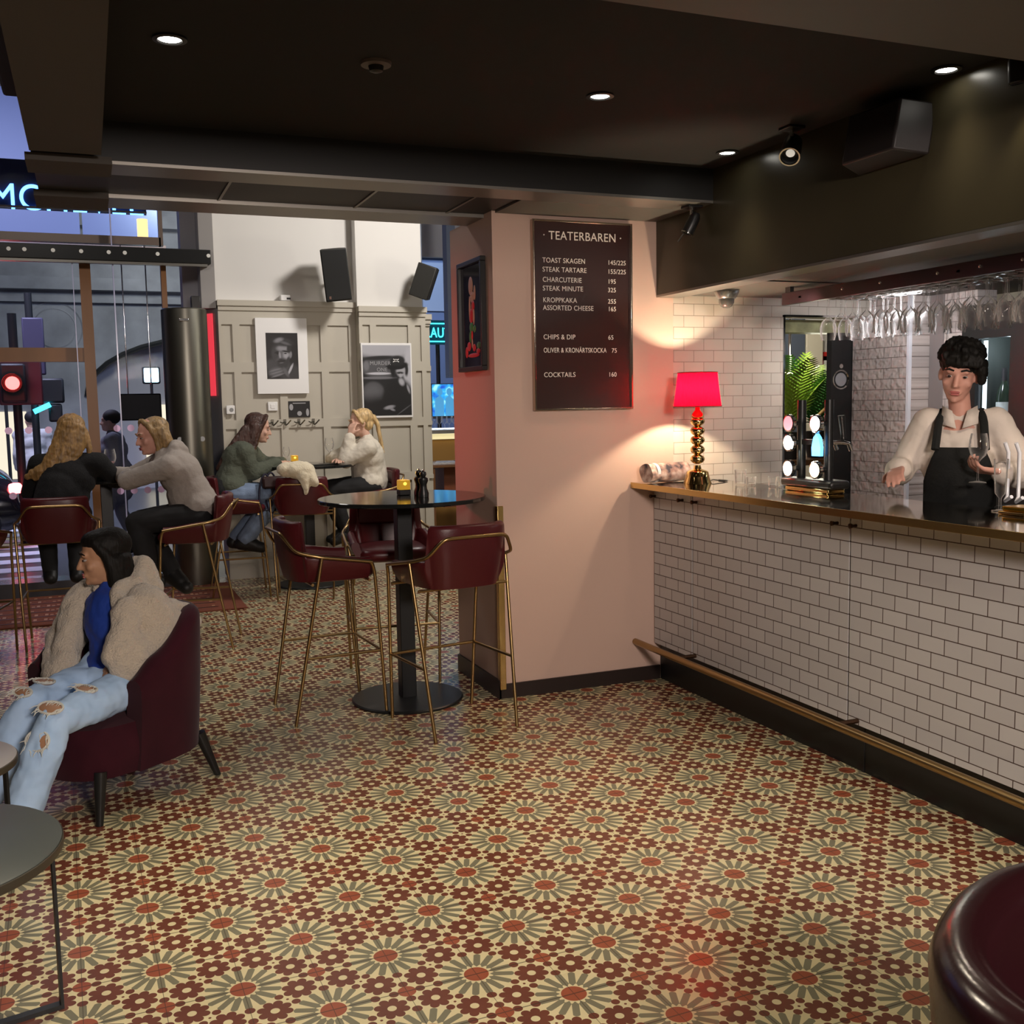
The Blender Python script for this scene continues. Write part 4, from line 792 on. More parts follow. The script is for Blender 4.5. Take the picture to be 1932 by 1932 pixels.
ph = thing('phone', 'dark phone lying by the hands of the man in the hoodie', 'phone', (0.22, 7.80, 1.0855), R(25)); MB().box(-0.036, 0.036, -0.072, 0.072, 0, 0.007).build('case', M_black, ph, bevel=0.003); MB().box(-0.033, 0.033, -0.068, 0.068, 0.007, 0.0076).build('screen', mat('phone_screen', (0.02, 0.03, 0.06), 0.05, emit=(0.5, 0.7, 1.0), es=0.25), ph, smooth=False)
nb = thing('notebook', 'dark open menu on the far table between the two women', 'notebook', (1.86, 8.98, 1.0705), R(20)); MB().box(-0.16, 0.0, -0.06, 0.06, 0, 0.008).build('left_cover', M_black, nb); MB().box(0.0, 0.16, -0.06, 0.06, 0, 0.010).build('right_cover', M_black, nb)
# hat on the stool back, bag hanging at the far table
hm = mat('cream_knitted_wool', (0.68, 0.60, 0.44), 0.95, bump=0.5, bscale=90, sheen=0.3)
h_ = MB().ell((0, 0, 0.065), (0.130, 0.090, 0.072)).ell((-0.10, 0.0, 0.070), (0.075, 0.07, 0.060)).cap((0.06, -0.03, 0.05), 0.065, (0.115, -0.055, -0.03), 0.045).cap((0.04, -0.05, 0.02), 0.060, (0.055, -0.072, -0.075), 0.030).cap((0.055, -0.070, -0.07), 0.030, (0.050, -0.076, -0.125), 0.012)
o = blob('knitted_hat', h_, hm, None, 0.008, 4, 0.02, 0.06); o.location = (1.545, 8.385, 1.005); o.rotation_euler = (0, 0, R(-12)); tag(o, 'cream woolly hat draped over the back of the middle stool', 'hat')
hb = thing('handbag', 'dark handbag with long looping strap hanging at the far table', 'bag', (1.36, 8.80, 0.74))
MB().box(-0.05, 0.16, -0.04, 0.05, 0.16, 0.26).build('body', mat('dark_bag_leather', (0.03, 0.012, 0.012), 0.4), hb, bevel=0.02); MB().tube([(-0.02+0.055*math.sin(a)*(1+.25*math.cos(a)), 0.0, 0.13-0.15*math.cos(a)) for a in [2*math.pi*i/28 for i in range(28)]], 0.009, 8, True).tube([(0.03+0.05*math.sin(a), 0.03, 0.12-0.17*math.cos(a)) for a in [2*math.pi*i/28 for i in range(28)]], 0.008, 8, True).build('strap', mat('dark_blue_strap', (0.012, 0.010, 0.028), 0.5), hb)
# ------------------------------------------------------------------ velvet armchair
AC = (0.02, 4.52); AR = math.atan2(-0.62, -0.79)-math.pi/2
ac = thing('armchair', 'burgundy velvet tub armchair the young woman sits in', 'armchair', (AC[0], AC[1], 0), AR)
top = lambda x, y: 0.525+0.075*sstep(0.14, 0.02, y)+0.155*sstep(0.06, -0.28, y)
shell(0.345, 0.345, 0.13, 0.165, top, 0.085, 0.03, ex=2.5).build('tub_back', M_velvet, ac)
cushion(0.318, -0.26, 0.37, 0.155, 0.375, ex=3.2, dome=0.035).build('seat_cushion', M_velvet, ac)
for sx in (-1, 1):
    for (x, y, x2, y2) in ((0.26, 0.27, 0.275, 0.30), (0.235, -0.25, 0.265, -0.315)): MB().cyl((sx*x, y, 0.20), (sx*x2, y2, 0.0), 0.025, 0.014, n=14).build('leg', M_black, ac)
# leather chair in the corner
lc = thing('leather_chair', 'dark brown glossy leather tub chair at the bottom right corner', 'armchair', (1.455, 0.945, 0), R(-150))
shell(0.37, 0.37, 0.26, 0.33, lambda x, y: 0.66+0.085*sstep(0.25, -0.15, y), 0.10, 0.06, ex=2.3).build('tub_back', M_lth2, lc)
cushion(0.25, -0.24, 0.30, 0.36, 0.47, dome=0.02).build('seat', M_lth2, lc)
for sx in (-1, 1):
    for y in (0.20, -0.26): MB().cyl((sx*0.22, y, 0.40), (sx*0.27, y*1.15, 0.0), 0.012, n=10).build('leg', M_brass, lc)
MB().tube([(0.372*math.cos(a), 0.372*math.sin(a)-0.01, 0.40) for a in [math.pi+math.pi*k/24 for k in range(25)]], 0.011, 8).build('brass_band', M_brass, lc)
# low tables
def low_table(label, x, y, h, r, topm, rz):
    t = thing('low_table', label, 'table', (x, y, 0), rz, 'low round tables')
    MB().lathe([(r-0.004, h-0.030), (r, h-0.026), (r, h-0.003), (r-0.004, h)], n=72).build('tabletop', topm, t)
    MB().lathe([(r+0.001, h-0.028), (r+0.003, h-0.024), (r+0.003, h-0.006), (r+0.001, h-0.004)], n=72, cap=False).build('edge_band', mat('dark_olive_edge', (0.05, 0.042, 0.028), 0.5), t)
    q = r*0.93
    for s_ in (-1, 1): MB().box(s_*q-0.004, s_*q+0.004, -0.012, 0.012, 0.012, h-0.03).build('leg', M_tablebase, t); 
    MB().box(-q-0.004, q+0.004, -0.012, 0.012, 0.0, 0.012).build('floor_bar', M_tablebase, t)
    MB().box(-0.012, 0.012, -q, q, 0.0, 0.012).build('floor_bar', M_tablebase, t)
    for s_ in (-1, 1): MB().box(-0.012, 0.012, s_*q-0.004, s_*q+0.004, 0.012, h-0.03).build('leg', M_tablebase, t)
low_table('low round dark green-grey table at the bottom left corner', -0.455, 2.80, 0.50, 0.335, M_lowtop, R(12))
low_table('low round pale grey table in front of the seated young woman', -0.515, 3.64, 0.47, 0.24, M_lowtop2, R(30))
yb = thing('snack_bag', 'small crumpled yellow bag on the armchair seat', 'bag', (0.005, 4.33, 0.40), R(35))
b1 = MB().ell((0, 0, 0.02), (0.055, 0.03, 0.028)).ell((0.04, 0.01, 0.03), (0.04, 0.02, 0.03)); o = blob('foil_bag', b1, mat('shiny_yellow_foil', (0.55, 0.48, 0.02), 0.25), yb, 0.006, 1, 0.03, 0.03)
# ================================================================== FAR WALL FITTINGS
def frame_pic(name, label, x0, x1, z0, z1, yf, border):
    t = thing(name, label, 'picture', ((x0+x1)/2, yf, (z0+z1)/2)); w, h = (x1-x0)/2, (z1-z0)/2
    MB().box(-w, w, -0.028, 0, -h, h).build('mount', M_print, t, bevel=0.002); return t, w, h
def soft_print(name, base, layers, sc):
    """black and white photo print: soft-edged ellipses (cx, cz, rx, rz, rot, value, softness) laid over each other"""
    m_, nt, b = new_mat(name); g = G(nt); tc = nt.nodes.new('ShaderNodeTexCoord'); sp_ = nt.nodes.new('ShaderNodeSeparateXYZ'); nt.links.new(tc.outputs['Object'], sp_.inputs[0]); c = (base, base, base*1.1)
    for cx, cz, rx, rz, rot, v, so in layers:
        x, z = g.sub(sp_.outputs[0], cx*sc), g.sub(sp_.outputs[2], cz*sc); ca, sa = math.cos(rot), math.sin(rot)
        d = g.hyp(g.m('DIVIDE', g.add(g.mul(x, ca), g.mul(z, sa)), rx*sc), g.m('DIVIDE', g.sub(g.mul(z, ca), g.mul(x, sa)), rz*sc))
        mr = nt.nodes.new('ShaderNodeMapRange'); mr.interpolation_type = 'SMOOTHSTEP'; mr.inputs[1].default_value = 1-so; mr.inputs[2].default_value = 1+so; mr.inputs[3].default_value = 1; mr.inputs[4].default_value = 0
        nt.links.new(d, mr.inputs[0]); c = g.mix(mr.outputs[0], c, (v, v, v*1.1))
    nt.links.new(c, b.inputs['Base Color']); b.inputs['Roughness'].default_value = 0.35; return m_
def flat(parent, name, m, polys, y0, d=0.0006):
    mb = MB(); q = Matrix(((1, 0, 0), (0, 0, -1), (0, 1, 0)))
    for p in polys: mb.prism(p, -y0, -y0+d, q)
    return mb.build(name, m, parent, smooth=False)
def oval(cx, cz, rx, rz, a0=0, n=22): return [(cx+rx*math.cos(2*math.pi*k/n)*math.cos(a0)-rz*math.sin(2*math.pi*k/n)*math.sin(a0), cz+rx*math.cos(2*math.pi*k/n)*math.sin(a0)+rz*math.sin(2*math.pi*k/n)*math.cos(a0)) for k in range(n)]
PM = lambda n, v: MATS.get(n) or mat(n, v if isinstance(v, tuple) else (v, v, v*1.05), 0.4)
T_, w, h = frame_pic('portrait_picture', 'black and white portrait of a bearded man in a wide white mount', 1.45, 1.92, 1.70, 2.39, 9.776, 0.1)
q_ = lambda L, cx, cy: [(x-cx, cy-y, rx, rz, rot, v, so) for x, y, rx, rz, rot, v, so in L]
MB().box(-0.145, 0.145, -0.0295, -0.027, -0.21, 0.21).build('photo_print', soft_print('bearded_portrait_print', 0.008, q_([
 (490,1160,48,50,0,.045,.4),(640,1225,90,75,0,.035,.3),(575,1150,52,60,0,.07,.3),(568,1072,60,76,0,.115,.25),(520,1068,30,62,0,.040,.5),(578,1024,44,20,.1,.24,.5),(606,1080,24,32,0,.32,.6),(640,1076,11,26,-.1,.20,.4),
 (580,976,78,34,-.15,.030,.4),(632,1020,18,40,-.2,.02,.4),(550,962,34,16,.3,.20,.6),(600,985,40,10,-.3,.10,.6),(603,1050,28,7,-.15,.012,.5),(536,1058,22,8,.2,.012,.5),(600,1066,12,5,0,.008,.5),(540,1068,10,5,0,.008,.5),(556,1080,8,28,.1,.27,.6),(560,1112,14,6,0,.02,.5),
 (576,1146,52,40,.1,.030,.35),(566,1126,32,9,.1,.014,.4),(566,1140,16,3.5,.1,.12,.5),(618,1120,12,30,-.3,.03,.5),(636,1190,9,46,-.45,.42,.4),(600,1215,14,40,.5,.10,.5),(520,1212,56,34,.2,.10,.4),(535,1238,50,6,.3,.17,.5),(515,1196,42,6,.25,.16,.5),(525,1216,46,5,.28,.17,.5)], 575, 1086), 0.00116), T_, smooth=False)
T_, w, h = frame_pic('poster_picture', 'black and white poster of a man in a hat with skull crossbones', 2.39, 2.88, 1.46, 2.16, 9.636, 0.02)
MB().box(-0.232, 0.232, -0.0295, -0.027, -0.33, 0.33).build('photo_print', soft_print('hatted_man_print', 0.020, q_([
 (1290,1010,300,75,0,.40,.35),(1240,1150,135,72,0,.085,.12),(1235,1085,130,14,.05,.02,.4),(1145,1140,20,32,0,.16,.4),(1235,1192,84,9,0,.50,.3),(1230,1222,120,9,0,.16,.4),(1452,1170,46,150,0,.46,.25),(1190,1325,78,76,0,.075,.15),(1190,1325,60,60,0,.11,.5),(1290,1420,260,70,0,.015,.6),
 (1368,1390,118,165,0,.016,.15),(1330,1168,17,50,.1,.015,.4),(1428,1165,14,46,0,.015,.4),(1388,1172,32,44,0,.36,.25),(1362,1140,78,26,.12,.012,.2),(1366,1106,54,36,.05,.020,.2),(1376,1152,32,10,0,.012,.3),(1382,1188,26,8,0,.03,.4),(1386,1206,10,12,0,.40,.5),(1392,1250,18,26,.4,.40,.5),(1440,1300,8,30,.3,.30,.5),(1300,1425,36,12,.2,.30,.5),(1320,1440,20,8,-.4,.24,.5),(1410,1440,60,4,.6,.10,.5)], 1290, 1240), 0.001365), T_, smooth=False)
text('lettering', 'MURDER', 0.050, (-0.165, -0.0300, 0.145), PM('print_light_grey', 0.34), T_, ext=0.0005); text('lettering', 'ONE', 0.048, (-0.10, -0.0300, 0.086), MATS['print_light_grey'], T_, ext=0.0005)
flat(T_, 'print_crossbones', M_print, [[(0.062, 0.170), (0.118, 0.196), (0.115, 0.203), (0.059, 0.177)], [(0.062, 0.197), (0.118, 0.170), (0.120, 0.177), (0.065, 0.204)], oval(0.090, 0.188, 0.013, 0.012)], -0.0302)
T_ = thing('small_poster', 'small black notice with white pictures under the portrait', 'poster', (1.83, 9.798, 1.555)); MB().box(-0.10, 0.10, -0.012, 0, -0.075, 0.075).build('board', PM('print_black', 0.010), T_, smooth=False)
flat(T_, 'white_figures', PM('print_light_grey', 0.34), [oval(-0.075, 0.02, 0.018, 0.03), oval(0.0, -0.04, 0.022, 0.022), oval(0.075, -0.03, 0.014, 0.035), [(-0.06, 0.052), (0.06, 0.052), (0.06, 0.06), (-0.06, 0.06)]], -0.0122)
T_ = thing('thermostat', 'square white switch plate beside the small black notice', 'switch', (1.585, 9.798, 1.585)); MB().box(-0.045, 0.045, -0.02, 0, -0.042, 0.042).build('plate', M_print, T_, bevel=0.006); MB().box(-0.02, 0.02, -0.024, -0.02, -0.02, 0.02).build('rocker', M_print, T_, bevel=0.002)
T_ = thing('wall_socket', 'white wall socket near the steel column', 'socket', (1.20, 9.778, 1.56)); MB().box(-0.038, 0.038, -0.03, 0, -0.04, 0.04).build('plate', M_print, T_, bevel=0.006); MB().lathe([(0.018, 0), (0.018, 0.002)], (0.008, -0.031, 0), 18, Matrix.Rotation(R(90), 3, 'X')).build('outlet', mat('grey_outlet', (0.25, 0.25, 0.25), 0.5), T_)
T_ = thing('router_box', 'small white box standing on the panelling ledge', 'box', (1.735, 9.79, 2.546)); MB().box(-0.045, 0.045, -0.045, 0.03, 0, 0.055).build('case', M_print, T_, bevel=0.008); MB().box(0.01, 0.046, -0.047, -0.044, 0.012, 0.03).build('vent', M_mblack, T_)
for i, (x, lb_) in enumerate(((1.575, 'wall hook furthest left under the small notice'), (1.69, 'second wall hook from the left under the small notice'), (1.82, 'third wall hook from the left under the small notice'), (1.955, 'wall hook furthest right under the small notice'))):
    T_ = thing('coat_hook', lb_, 'hook', (x, 9.778, 1.44), 0, 'metal coat hooks'); MB().box(-0.012, 0.012, -0.006, 0, -0.02, 0.025).build('plate', M_steel, T_); MB().tube(fillet([(0, -0.005, 0.0), (0, -0.03, -0.035), (0.02, -0.05, -0.015), (0.045, -0.06, 0.015)], 0.02), 0.006, 8).tube(fillet([(0, -0.005, 0.0), (-0.03, -0.03, -0.01), (-0.05, -0.04, 0.0)], 0.02), 0.005, 8).build('prong', M_steel, T_)
def wall_speaker(label, loc, rz, tilt, w, d, hh, br=(0, 0.40, 0)):
    t = thing('loudspeaker', label, 'speaker', loc, rz, 'black wall loudspeakers'); q = Matrix.Rotation(R(-6), 3, 'Y')@Matrix.Rotation(R(tilt), 3, 'X')
    MB().prism([(-w/2, -d/2), (w/2, -d/2), (w*0.36, d/2), (-w*0.36, d/2)], -hh/2, hh/2, q).build('cabinet', mat('charcoal_speaker_cabinet', (0.028, 0.027, 0.024), 0.5), t, bevel=0.008)
    MB().obox(q@Vector((0, -d/2-0.004, 0)), (w*0.94, 0.010, hh*0.95), q).build('grille', mat('black_grille', (0.006, 0.006, 0.006), 0.7), t, bevel=0.004); MB().obox(q@Vector((-w*.33, -d/2-0.010, -hh*.42)), (0.02, 0.003, 0.025), q).build('badge', M_chrome, t)
    MB().cyl((0, d*0.2, 0), br, 0.016).build('bracket', M_mblack, t)
wall_speaker('black loudspeaker angled down in the corner above the portrait', (2.135, 9.46, 2.76), R(-8), 9, 0.235, 0.24, 0.46)
wall_speaker('black loudspeaker turned sideways at the right end of the panelled wall', (2.965, 9.44, 2.72), R(66), 20, 0.19, 0.18, 0.31, (0.238, 0.125, 0))
# ================================================================== RIGHT OF THE PANELLED WALL: second shop front
w2 = structure(MB().box(3.17, 3.24, 10.35, 10.45, 2.4, 5.4).box(4.05, 4.16, 11.95, 12.1, 1.90, 5.4).build('window_2', mat('blue_grey_window_frame', (0.12, 0.15, 0.22), 0.4), smooth=False))
MB().box(3.0, 8.8, 13.0, 13.01, 0.9, 5.3).build('pane', M_pane, w2, smooth=False)
fb = thing('corner_building', 'blue-grey building glimpsed between the panelled wall and the pillar', 'building', (6.6, 18.0, -0.1)); MB().box(-2.4, 5, 0, 0.3, 0, 8).build('wall', mat('blue_grey_render', (0.17, 0.22, 0.32), 0.7), fb, smooth=False)
for x in (-1.0, -0.25, 0.5):
    for z in (3.35, 4.5): MB().box(x, x+0.62, -0.03, 0, z, z+0.85).build('window', mat('pale_window_pane', (0.40, 0.46, 0.52), 0.2), fb, smooth=False)
MB().box(-2.4, 5, -0.12, 0, 3.05, 3.2).box(-2.4, 5, -0.08, 0, 4.28, 4.4).build('ledge', MATS['blue_grey_render'], fb, smooth=False)
ns2 = thing('neon_sign', 'cyan neon sign between the panelled wall and the pillar', 'sign', (4.66, 14.2, 2.60)); MB().box(-0.24, 0.24, 0.03, 0.07, -0.17, 0.17).build('backing_board', mat('dark_teal_board', (0.01, 0.06, 0.08), 0.5), ns2, smooth=False)
M_cy = emit_mat('cyan_neon', (0.05, 0.80, 0.95), 3.2); text('lettering', 'LAUT', 0.20, (0.0, 0.02, -0.07), M_cy, ns2, align='CENTER', ext=0.006, sx=0.72); MB().cyl((0, 0.05, -2.75), (0, 0.05, -0.17), 0.03).build('post', M_mblack, ns2); MB().box(-0.22, 0.22, 0.0, 0.02, 0.115, 0.13).box(-0.22, 0.22, 0.0, 0.02, -0.135, -0.12).build('neon_border', M_cy, ns2, smooth=False)
tv = thing('screen_poster', 'bright blue screen showing two figures beside the pillar', 'screen', (3.985, 12.0, 1.63)); MB().box(-0.155, 0.155, 0.0, 0.04, -0.22, 0.20).build('case', M_mblack, tv, smooth=False)
m_, nt, b = new_mat('blue_screen_image'); g = G(nt); tc = nt.nodes.new('ShaderNodeTexCoord'); n1 = nt.nodes.new('ShaderNodeTexNoise'); n1.inputs['Scale'].default_value = 9; nt.links.new(tc.outputs['Object'], n1.inputs['Vector']); rp = nt.nodes.new('ShaderNodeValToRGB'); e = rp.color_ramp.elements
e[0].position = 0.35; e[0].color = (0.01, 0.08, 0.55, 1); e[1].position = 0.62; e[1].color = (0.35, 0.85, 0.95, 1); k = e.new(0.5); k.color = (0.03, 0.40, 0.85, 1)
nt.links.new(n1.outputs['Fac'], rp.inputs[0]); nt.links.new(rp.outputs[0], b.inputs['Emission Color']); b.inputs['Emission Strength'].default_value = 1.3; b.inputs['Base Color'].default_value = (0, 0, 0, 1)
MB().box(-0.145, 0.145, -0.006, 0.0, -0.19, 0.19).build('screen', m_, tv, smooth=False)
flat(tv, 'figures', emit_mat('screen_figures', (0.10, 0.45, 0.85), 0.6), [oval(-0.05, 0.10, 0.035, 0.045), [(-0.12, -0.19), (-0.11, 0.02), (-0.05, 0.06), (0.0, 0.01), (0.0, -0.19)], oval(0.07, 0.10, 0.035, 0.045), [(0.02, -0.19), (0.02, 0.02), (0.07, 0.06), (0.13, 0.0), (0.13, -0.19)]], -0.0075)
bb = thing('far_bar_counter', 'lit wooden bar counter with glasses beyond the near pillar', 'counter', (4.0, 11.75, 0)); MB().box(-0.75, 0.9, 0.0, 0.5, 0.05, 1.16).build('front_panel', mat('honey_wood', (0.42, 0.22, 0.05), 0.5), bb, smooth=False); MB().box(-0.8, 0.95, -0.1, 0.5, 1.24, 1.28).build('counter_top', M_steelstrip, bb, smooth=False); MB().box(-0.78, 0.93, -0.04, 0.0, 1.17, 1.235).build('light_band', emit_mat('counter_light', (1.0, 0.85, 0.45), 0.8), bb, smooth=False); MB().box(-0.78, 0.93, 0.04, 0.07, 1.285, 1.30).build('led_strip', emit_mat('counter_led', (0.75, 0.88, 1.0), 3.0), bb, smooth=False)
g0 = MB().lathe([(0.03, 0), (0.028, 0.004), (0.004, 0.01), (0.004, 0.06), (0.03, 0.09), (0.034, 0.16)], n=12, cap=False).build('stem_glass', M_glass); g0.location = (3.80, 11.80, 1.2805); tag(g0, 'clear stem glass standing in a row on the lit far counter', 'glass', 'glasses on the far lit counter')
for i in range(1, 7): o = g0.copy(); COL.objects.link(o); o.location = (3.80+0.062*i, 11.80+0.02*(i % 2), 1.2805)
pt = thing('reading_table', 'wooden table spread with papers beyond the near pillar', 'table', (3.52, 10.55, 0)); MB().box(-0.32, 0.7, -0.4, 0.4, 0.93, 0.96).build('tabletop', M_wood, pt, bevel=0.004); MB().box(-0.1, 0.3, -0.2, 0.25, 0.50, 0.93).build('cabinet', mat('red_brown_wood', (0.20, 0.06, 0.025), 0.45), pt, smooth=False)
for x, y in ((-0.28, -0.36), (0.66, -0.36), (-0.28, 0.36), (0.66, 0.36)): MB().box(x-0.025, x+0.025, y-0.025, y+0.025, 0, 0.93).build('leg', M_wood, pt)
for i, (x, y, a, c, l_) in enumerate(((3.36, 10.40, 12, (0.55, 0.5, 0.45), 'pale sheet of paper at the left end of the wooden table'), (3.52, 10.50, -20, (0.45, 0.46, 0.5), 'grey newspaper in the middle of the wooden table'), (3.74, 10.38, 8, (0.25, 0.30, 0.40), 'bluish magazine at the right end of the wooden table'))):
    o = MB().box(-0.13, 0.13, -0.16, 0.16, 0, 0.006).build('paper', mat('table_paper', c, 0.7, var=0.4, vscale=20)); o.location = (x, y, 0.9605+0.0065*i); o.rotation_euler = (0, 0, R(a)); tag(o, l_, 'paper', 'papers on the wooden table')
# fixture on the bulkhead at the upper left
bl = thing('roller_blind', 'dark roller blind with white bracket on the grey bulkhead at upper left', 'blind', (-0.18, 3.6, 2.62)); MB().box(-0.03, 0.025, -0.6, 0.45, 0.02, 0.10).build('cassette', mat('dark_navy_fabric', (0.010, 0.011, 0.02), 0.7), bl, bevel=0.01); MB().tube(fillet([(-0.03, -0.62, 0.09), (-0.06, -0.42, 0.06), (-0.035, -0.30, 0.0)], 0.08), 0.014, 8).build('bracket', M_print, bl)
lr = thing('red_stand_in_lamp', 'made-up red wall lamp out of frame, standing in for an unseen red sign', 'lamp', (-4.55, 7.6, 1.9)); MB().lathe([(0.14, 0), (0.10, 0.22)], (0.16, 0, 0), 24, cap=False).build('lamp_shade', MATS['silk'], lr); MB().cyl((0.0, 0, 0.1), (0.16, 0, 0.1), 0.012).build('arm', M_brassb, lr)  # added lamp body, stand-in for an unseen red sign
spot('red_pillar_fill', (-4.2, 7.6, 1.95), (1.96, 5.72, 1.62), 520, (1.0, 0.10, 0.10), 16, 1.0, 0.10)  # narrow red spot added to tint the left face of the pillar
# ================================================================== PEOPLE
V3 = Vector
def frame3(f, up=(0, 0, 1), tilt=0.0):
    f = V3(f).normalized(); r = f.cross(V3(up)).normalized(); u = r.cross(f).normalized()
    if tilt: q = Matrix.Rotation(tilt, 3, f); r = q@r; u = q@u
    return Matrix((r, f, u)).transposed()      # local x = right, y = forward, z = up
def add_head(mb, c, F, s=1.0):
    c = V3(c); P = lambda x, y, z: c+F@V3((x*s, y*s, z*s)); E = lambda p, r: mb.ell(P(*p), [k*s for k in r], F)
    E((0, -0.012, 0.035), (0.074, 0.094, 0.085)); E((0, 0.022, -0.030), (0.060, 0.070, 0.085)); E((0, 0.040, -0.085), (0.040, 0.046, 0.034))
    mb.cap(P(0, 0.084, 0.012), 0.010*s, P(0, 0.108, -0.030), 0.012*s); mb.cap(P(-0.034, 0.078, 0.026), 0.013*s, P(0.034, 0.078, 0.026), 0.013*s)
    for sx in (-1, 1): E((sx*0.038, 0.062, -0.028), (0.022, 0.020, 0.022)); E((sx*0.073, -0.004, -0.012), (0.011, 0.020, 0.031)); mb.cap(P(sx*0.010, 0.096, -0.034), 0.008*s, P(sx*0.004, 0.098, -0.030), 0.008*s)
    mb.cap(P(-0.016, 0.086, -0.066), 0.010*s, P(0.016, 0.086, -0.066), 0.010*s); E((0, 0.078, -0.098), (0.018, 0.014, 0.014))
def face_parts(root, off, c, F, s, brow, lips=(0.42, 0.12, 0.11)):
    c = V3(c)-off; P = lambda x, y, z: c+F@V3((x*s, y*s, z*s))
    e = MB(); ir = MB(); b = MB()
    for sx in (-1, 1):
        e.ell(P(sx*0.031, 0.0785, 0.004), (0.0115*s, 0.0085*s, 0.0050*s), F, 12, 8); ir.ell(P(sx*0.031, 0.0865, 0.004), (0.0068*s, 0.003*s, 0.0052*s), F, 10, 6)
        b.tube([P(sx*0.014, 0.0915, 0.030), P(sx*0.034, 0.0900, 0.036), P(sx*0.053, 0.0780, 0.028)], [0.004*s, 0.0045*s, 0.002*s], 6)
    eo = e.build('eyes', MATS.get('eye_white') or mat('eye_white', (0.42, 0.38, 0.35), 0.3), root); ir.build('iris', MATS.get('dark_iris') or mat('dark_iris', (0.02, 0.012, 0.01), 0.2), eo)
    b.build('eyebrows', brow, root)
    MB().cap(P(-0.015, 0.0945, -0.061), 0.0048*s, P(0.015, 0.0945, -0.061), 0.0048*s).cap(P(-0.012, 0.0935, -0.071), 0.0058*s, P(0.012, 0.0935, -0.071), 0.0058*s).build('lips', MATS.get('lips%s' % (lips,)) or mat('lips%s' % (lips,), lips, 0.4), root)
def add_hand(mb, w, d, nrm, curl=0.5, thumb=1, s=1.0):
    """w wrist, d direction of fingers, nrm direction the palm faces, thumb side +1/-1"""
    d = V3(d).normalized(); nrm = V3(nrm); nrm = (nrm-d*nrm.dot(d)).normalized(); sd = d.cross(nrm)*thumb; w = V3(w)
    for k in range(4): mb.cap(w+d*0.012*s+sd*(k-1.5)*0.010*s, 0.013*s, w+d*0.082*s+sd*(k-1.5)*0.019*s, 0.0115*s, 10)
    for k, L in enumerate((0.066, 0.078, 0.083, 0.074)[::1]):
        p = w+d*0.086*s+sd*(k-1.5)*0.0195*s; a = curl*0.55; r = 0.0088*s; q = p
        for j, fr in enumerate((0.45, 0.32, 0.23)):
            dd = d*math.cos(a)+nrm*math.sin(a)+sd*(k-1.5)*0.05; n2 = q+dd.normalized()*L*fr*s; mb.cap(q, r, n2, r*0.93, 10); q = n2; r *= 0.93; a += curl*0.75
    t0 = w+d*0.028*s+sd*0.026*s; t1 = t0+(d*0.55+sd*0.75+nrm*0.25).normalized()*0.040*s; t2 = t1+(d*0.85+sd*0.25+nrm*(0.3+0.5*curl)).normalized()*0.030*s
    mb.cap(t0, 0.0135*s, t1, 0.0105*s, 10).cap(t1, 0.0105*s, t2, 0.0085*s, 10)
def add_torso(mb, J, g=0.0, w=1.0, hips=True):
    pel, nk, a, b = V3(J['pel']), V3(J['neck']), V3(J['shL']), V3(J['shR']); up = (nk-pel).normalized(); lat = (b-a); lat = (lat-up*lat.dot(up)).normalized(); fw = up.cross(lat); M = Matrix((lat, fw, up)).transposed()
    L = (nk-pel).length; at = lambda t: pel.lerp(nk, t)+fw*J.get('hunch', 0)*math.sin(math.pi*t)*-1
    mb.ell(at(0.08), ((0.165*w+g), (0.115+g), 0.13), M); mb.ell(at(0.36), ((0.135*w+g), (0.100+g), 0.16), M); mb.ell(at(0.64), ((0.158*w+g), (0.112+g), 0.16), M); mb.ell(at(0.83), ((0.145*w+g), (0.085+g), 0.09), M)
    mb.cap(a, 0.048+g, b, 0.048+g); mb.cap(at(0.86), 0.075+g*.5, nk, 0.052+g*.3)
    return M
def add_arm(mb, J, s, g=0.0, end=1.0, g2=None):
    sh, el, wr = V3(J['sh'+s]), V3(J['el'+s]), V3(J['wr'+s]); g2 = g if g2 is None else g2
    mb.cap(sh, 0.050+g, sh.lerp(el, .5), 0.043+g).cap(sh.lerp(el, .5), 0.043+g, el, 0.037+g); m = el.lerp(wr, .45*end); mb.cap(el, 0.038+g, m, 0.037+g2).cap(m, 0.037+g2, el.lerp(wr, end), 0.027+g2)
def add_leg(mb, J, s, g=0.0, end=1.0, fl=0.0):
    h, k, a = V3(J['hip'+s]), V3(J['kn'+s]), V3(J['an'+s]); mb.cap(h, 0.085+g, h.lerp(k, .5), 0.074+g).cap(h.lerp(k, .5), 0.074+g, k, 0.055+g); m = k.lerp(a, .35); mb.cap(k, 0.055+g, m, 0.055+g+fl*.5).cap(m, 0.055+g+fl*.5, k.lerp(a, end), 0.036+g+fl)
def add_foot(mb, J, s, g=0.0):
    a, t = V3(J['an'+s]), V3(J['to'+s]); hl = a+(a-t).normalized()*0.03+V3((0, 0, -0.035)); mb.cap(a, 0.036+g, hl, 0.034+g).cap(hl, 0.033+g, t, 0.026+g).cap(a, 0.034+g, a.lerp(t, .6), 0.030+g)
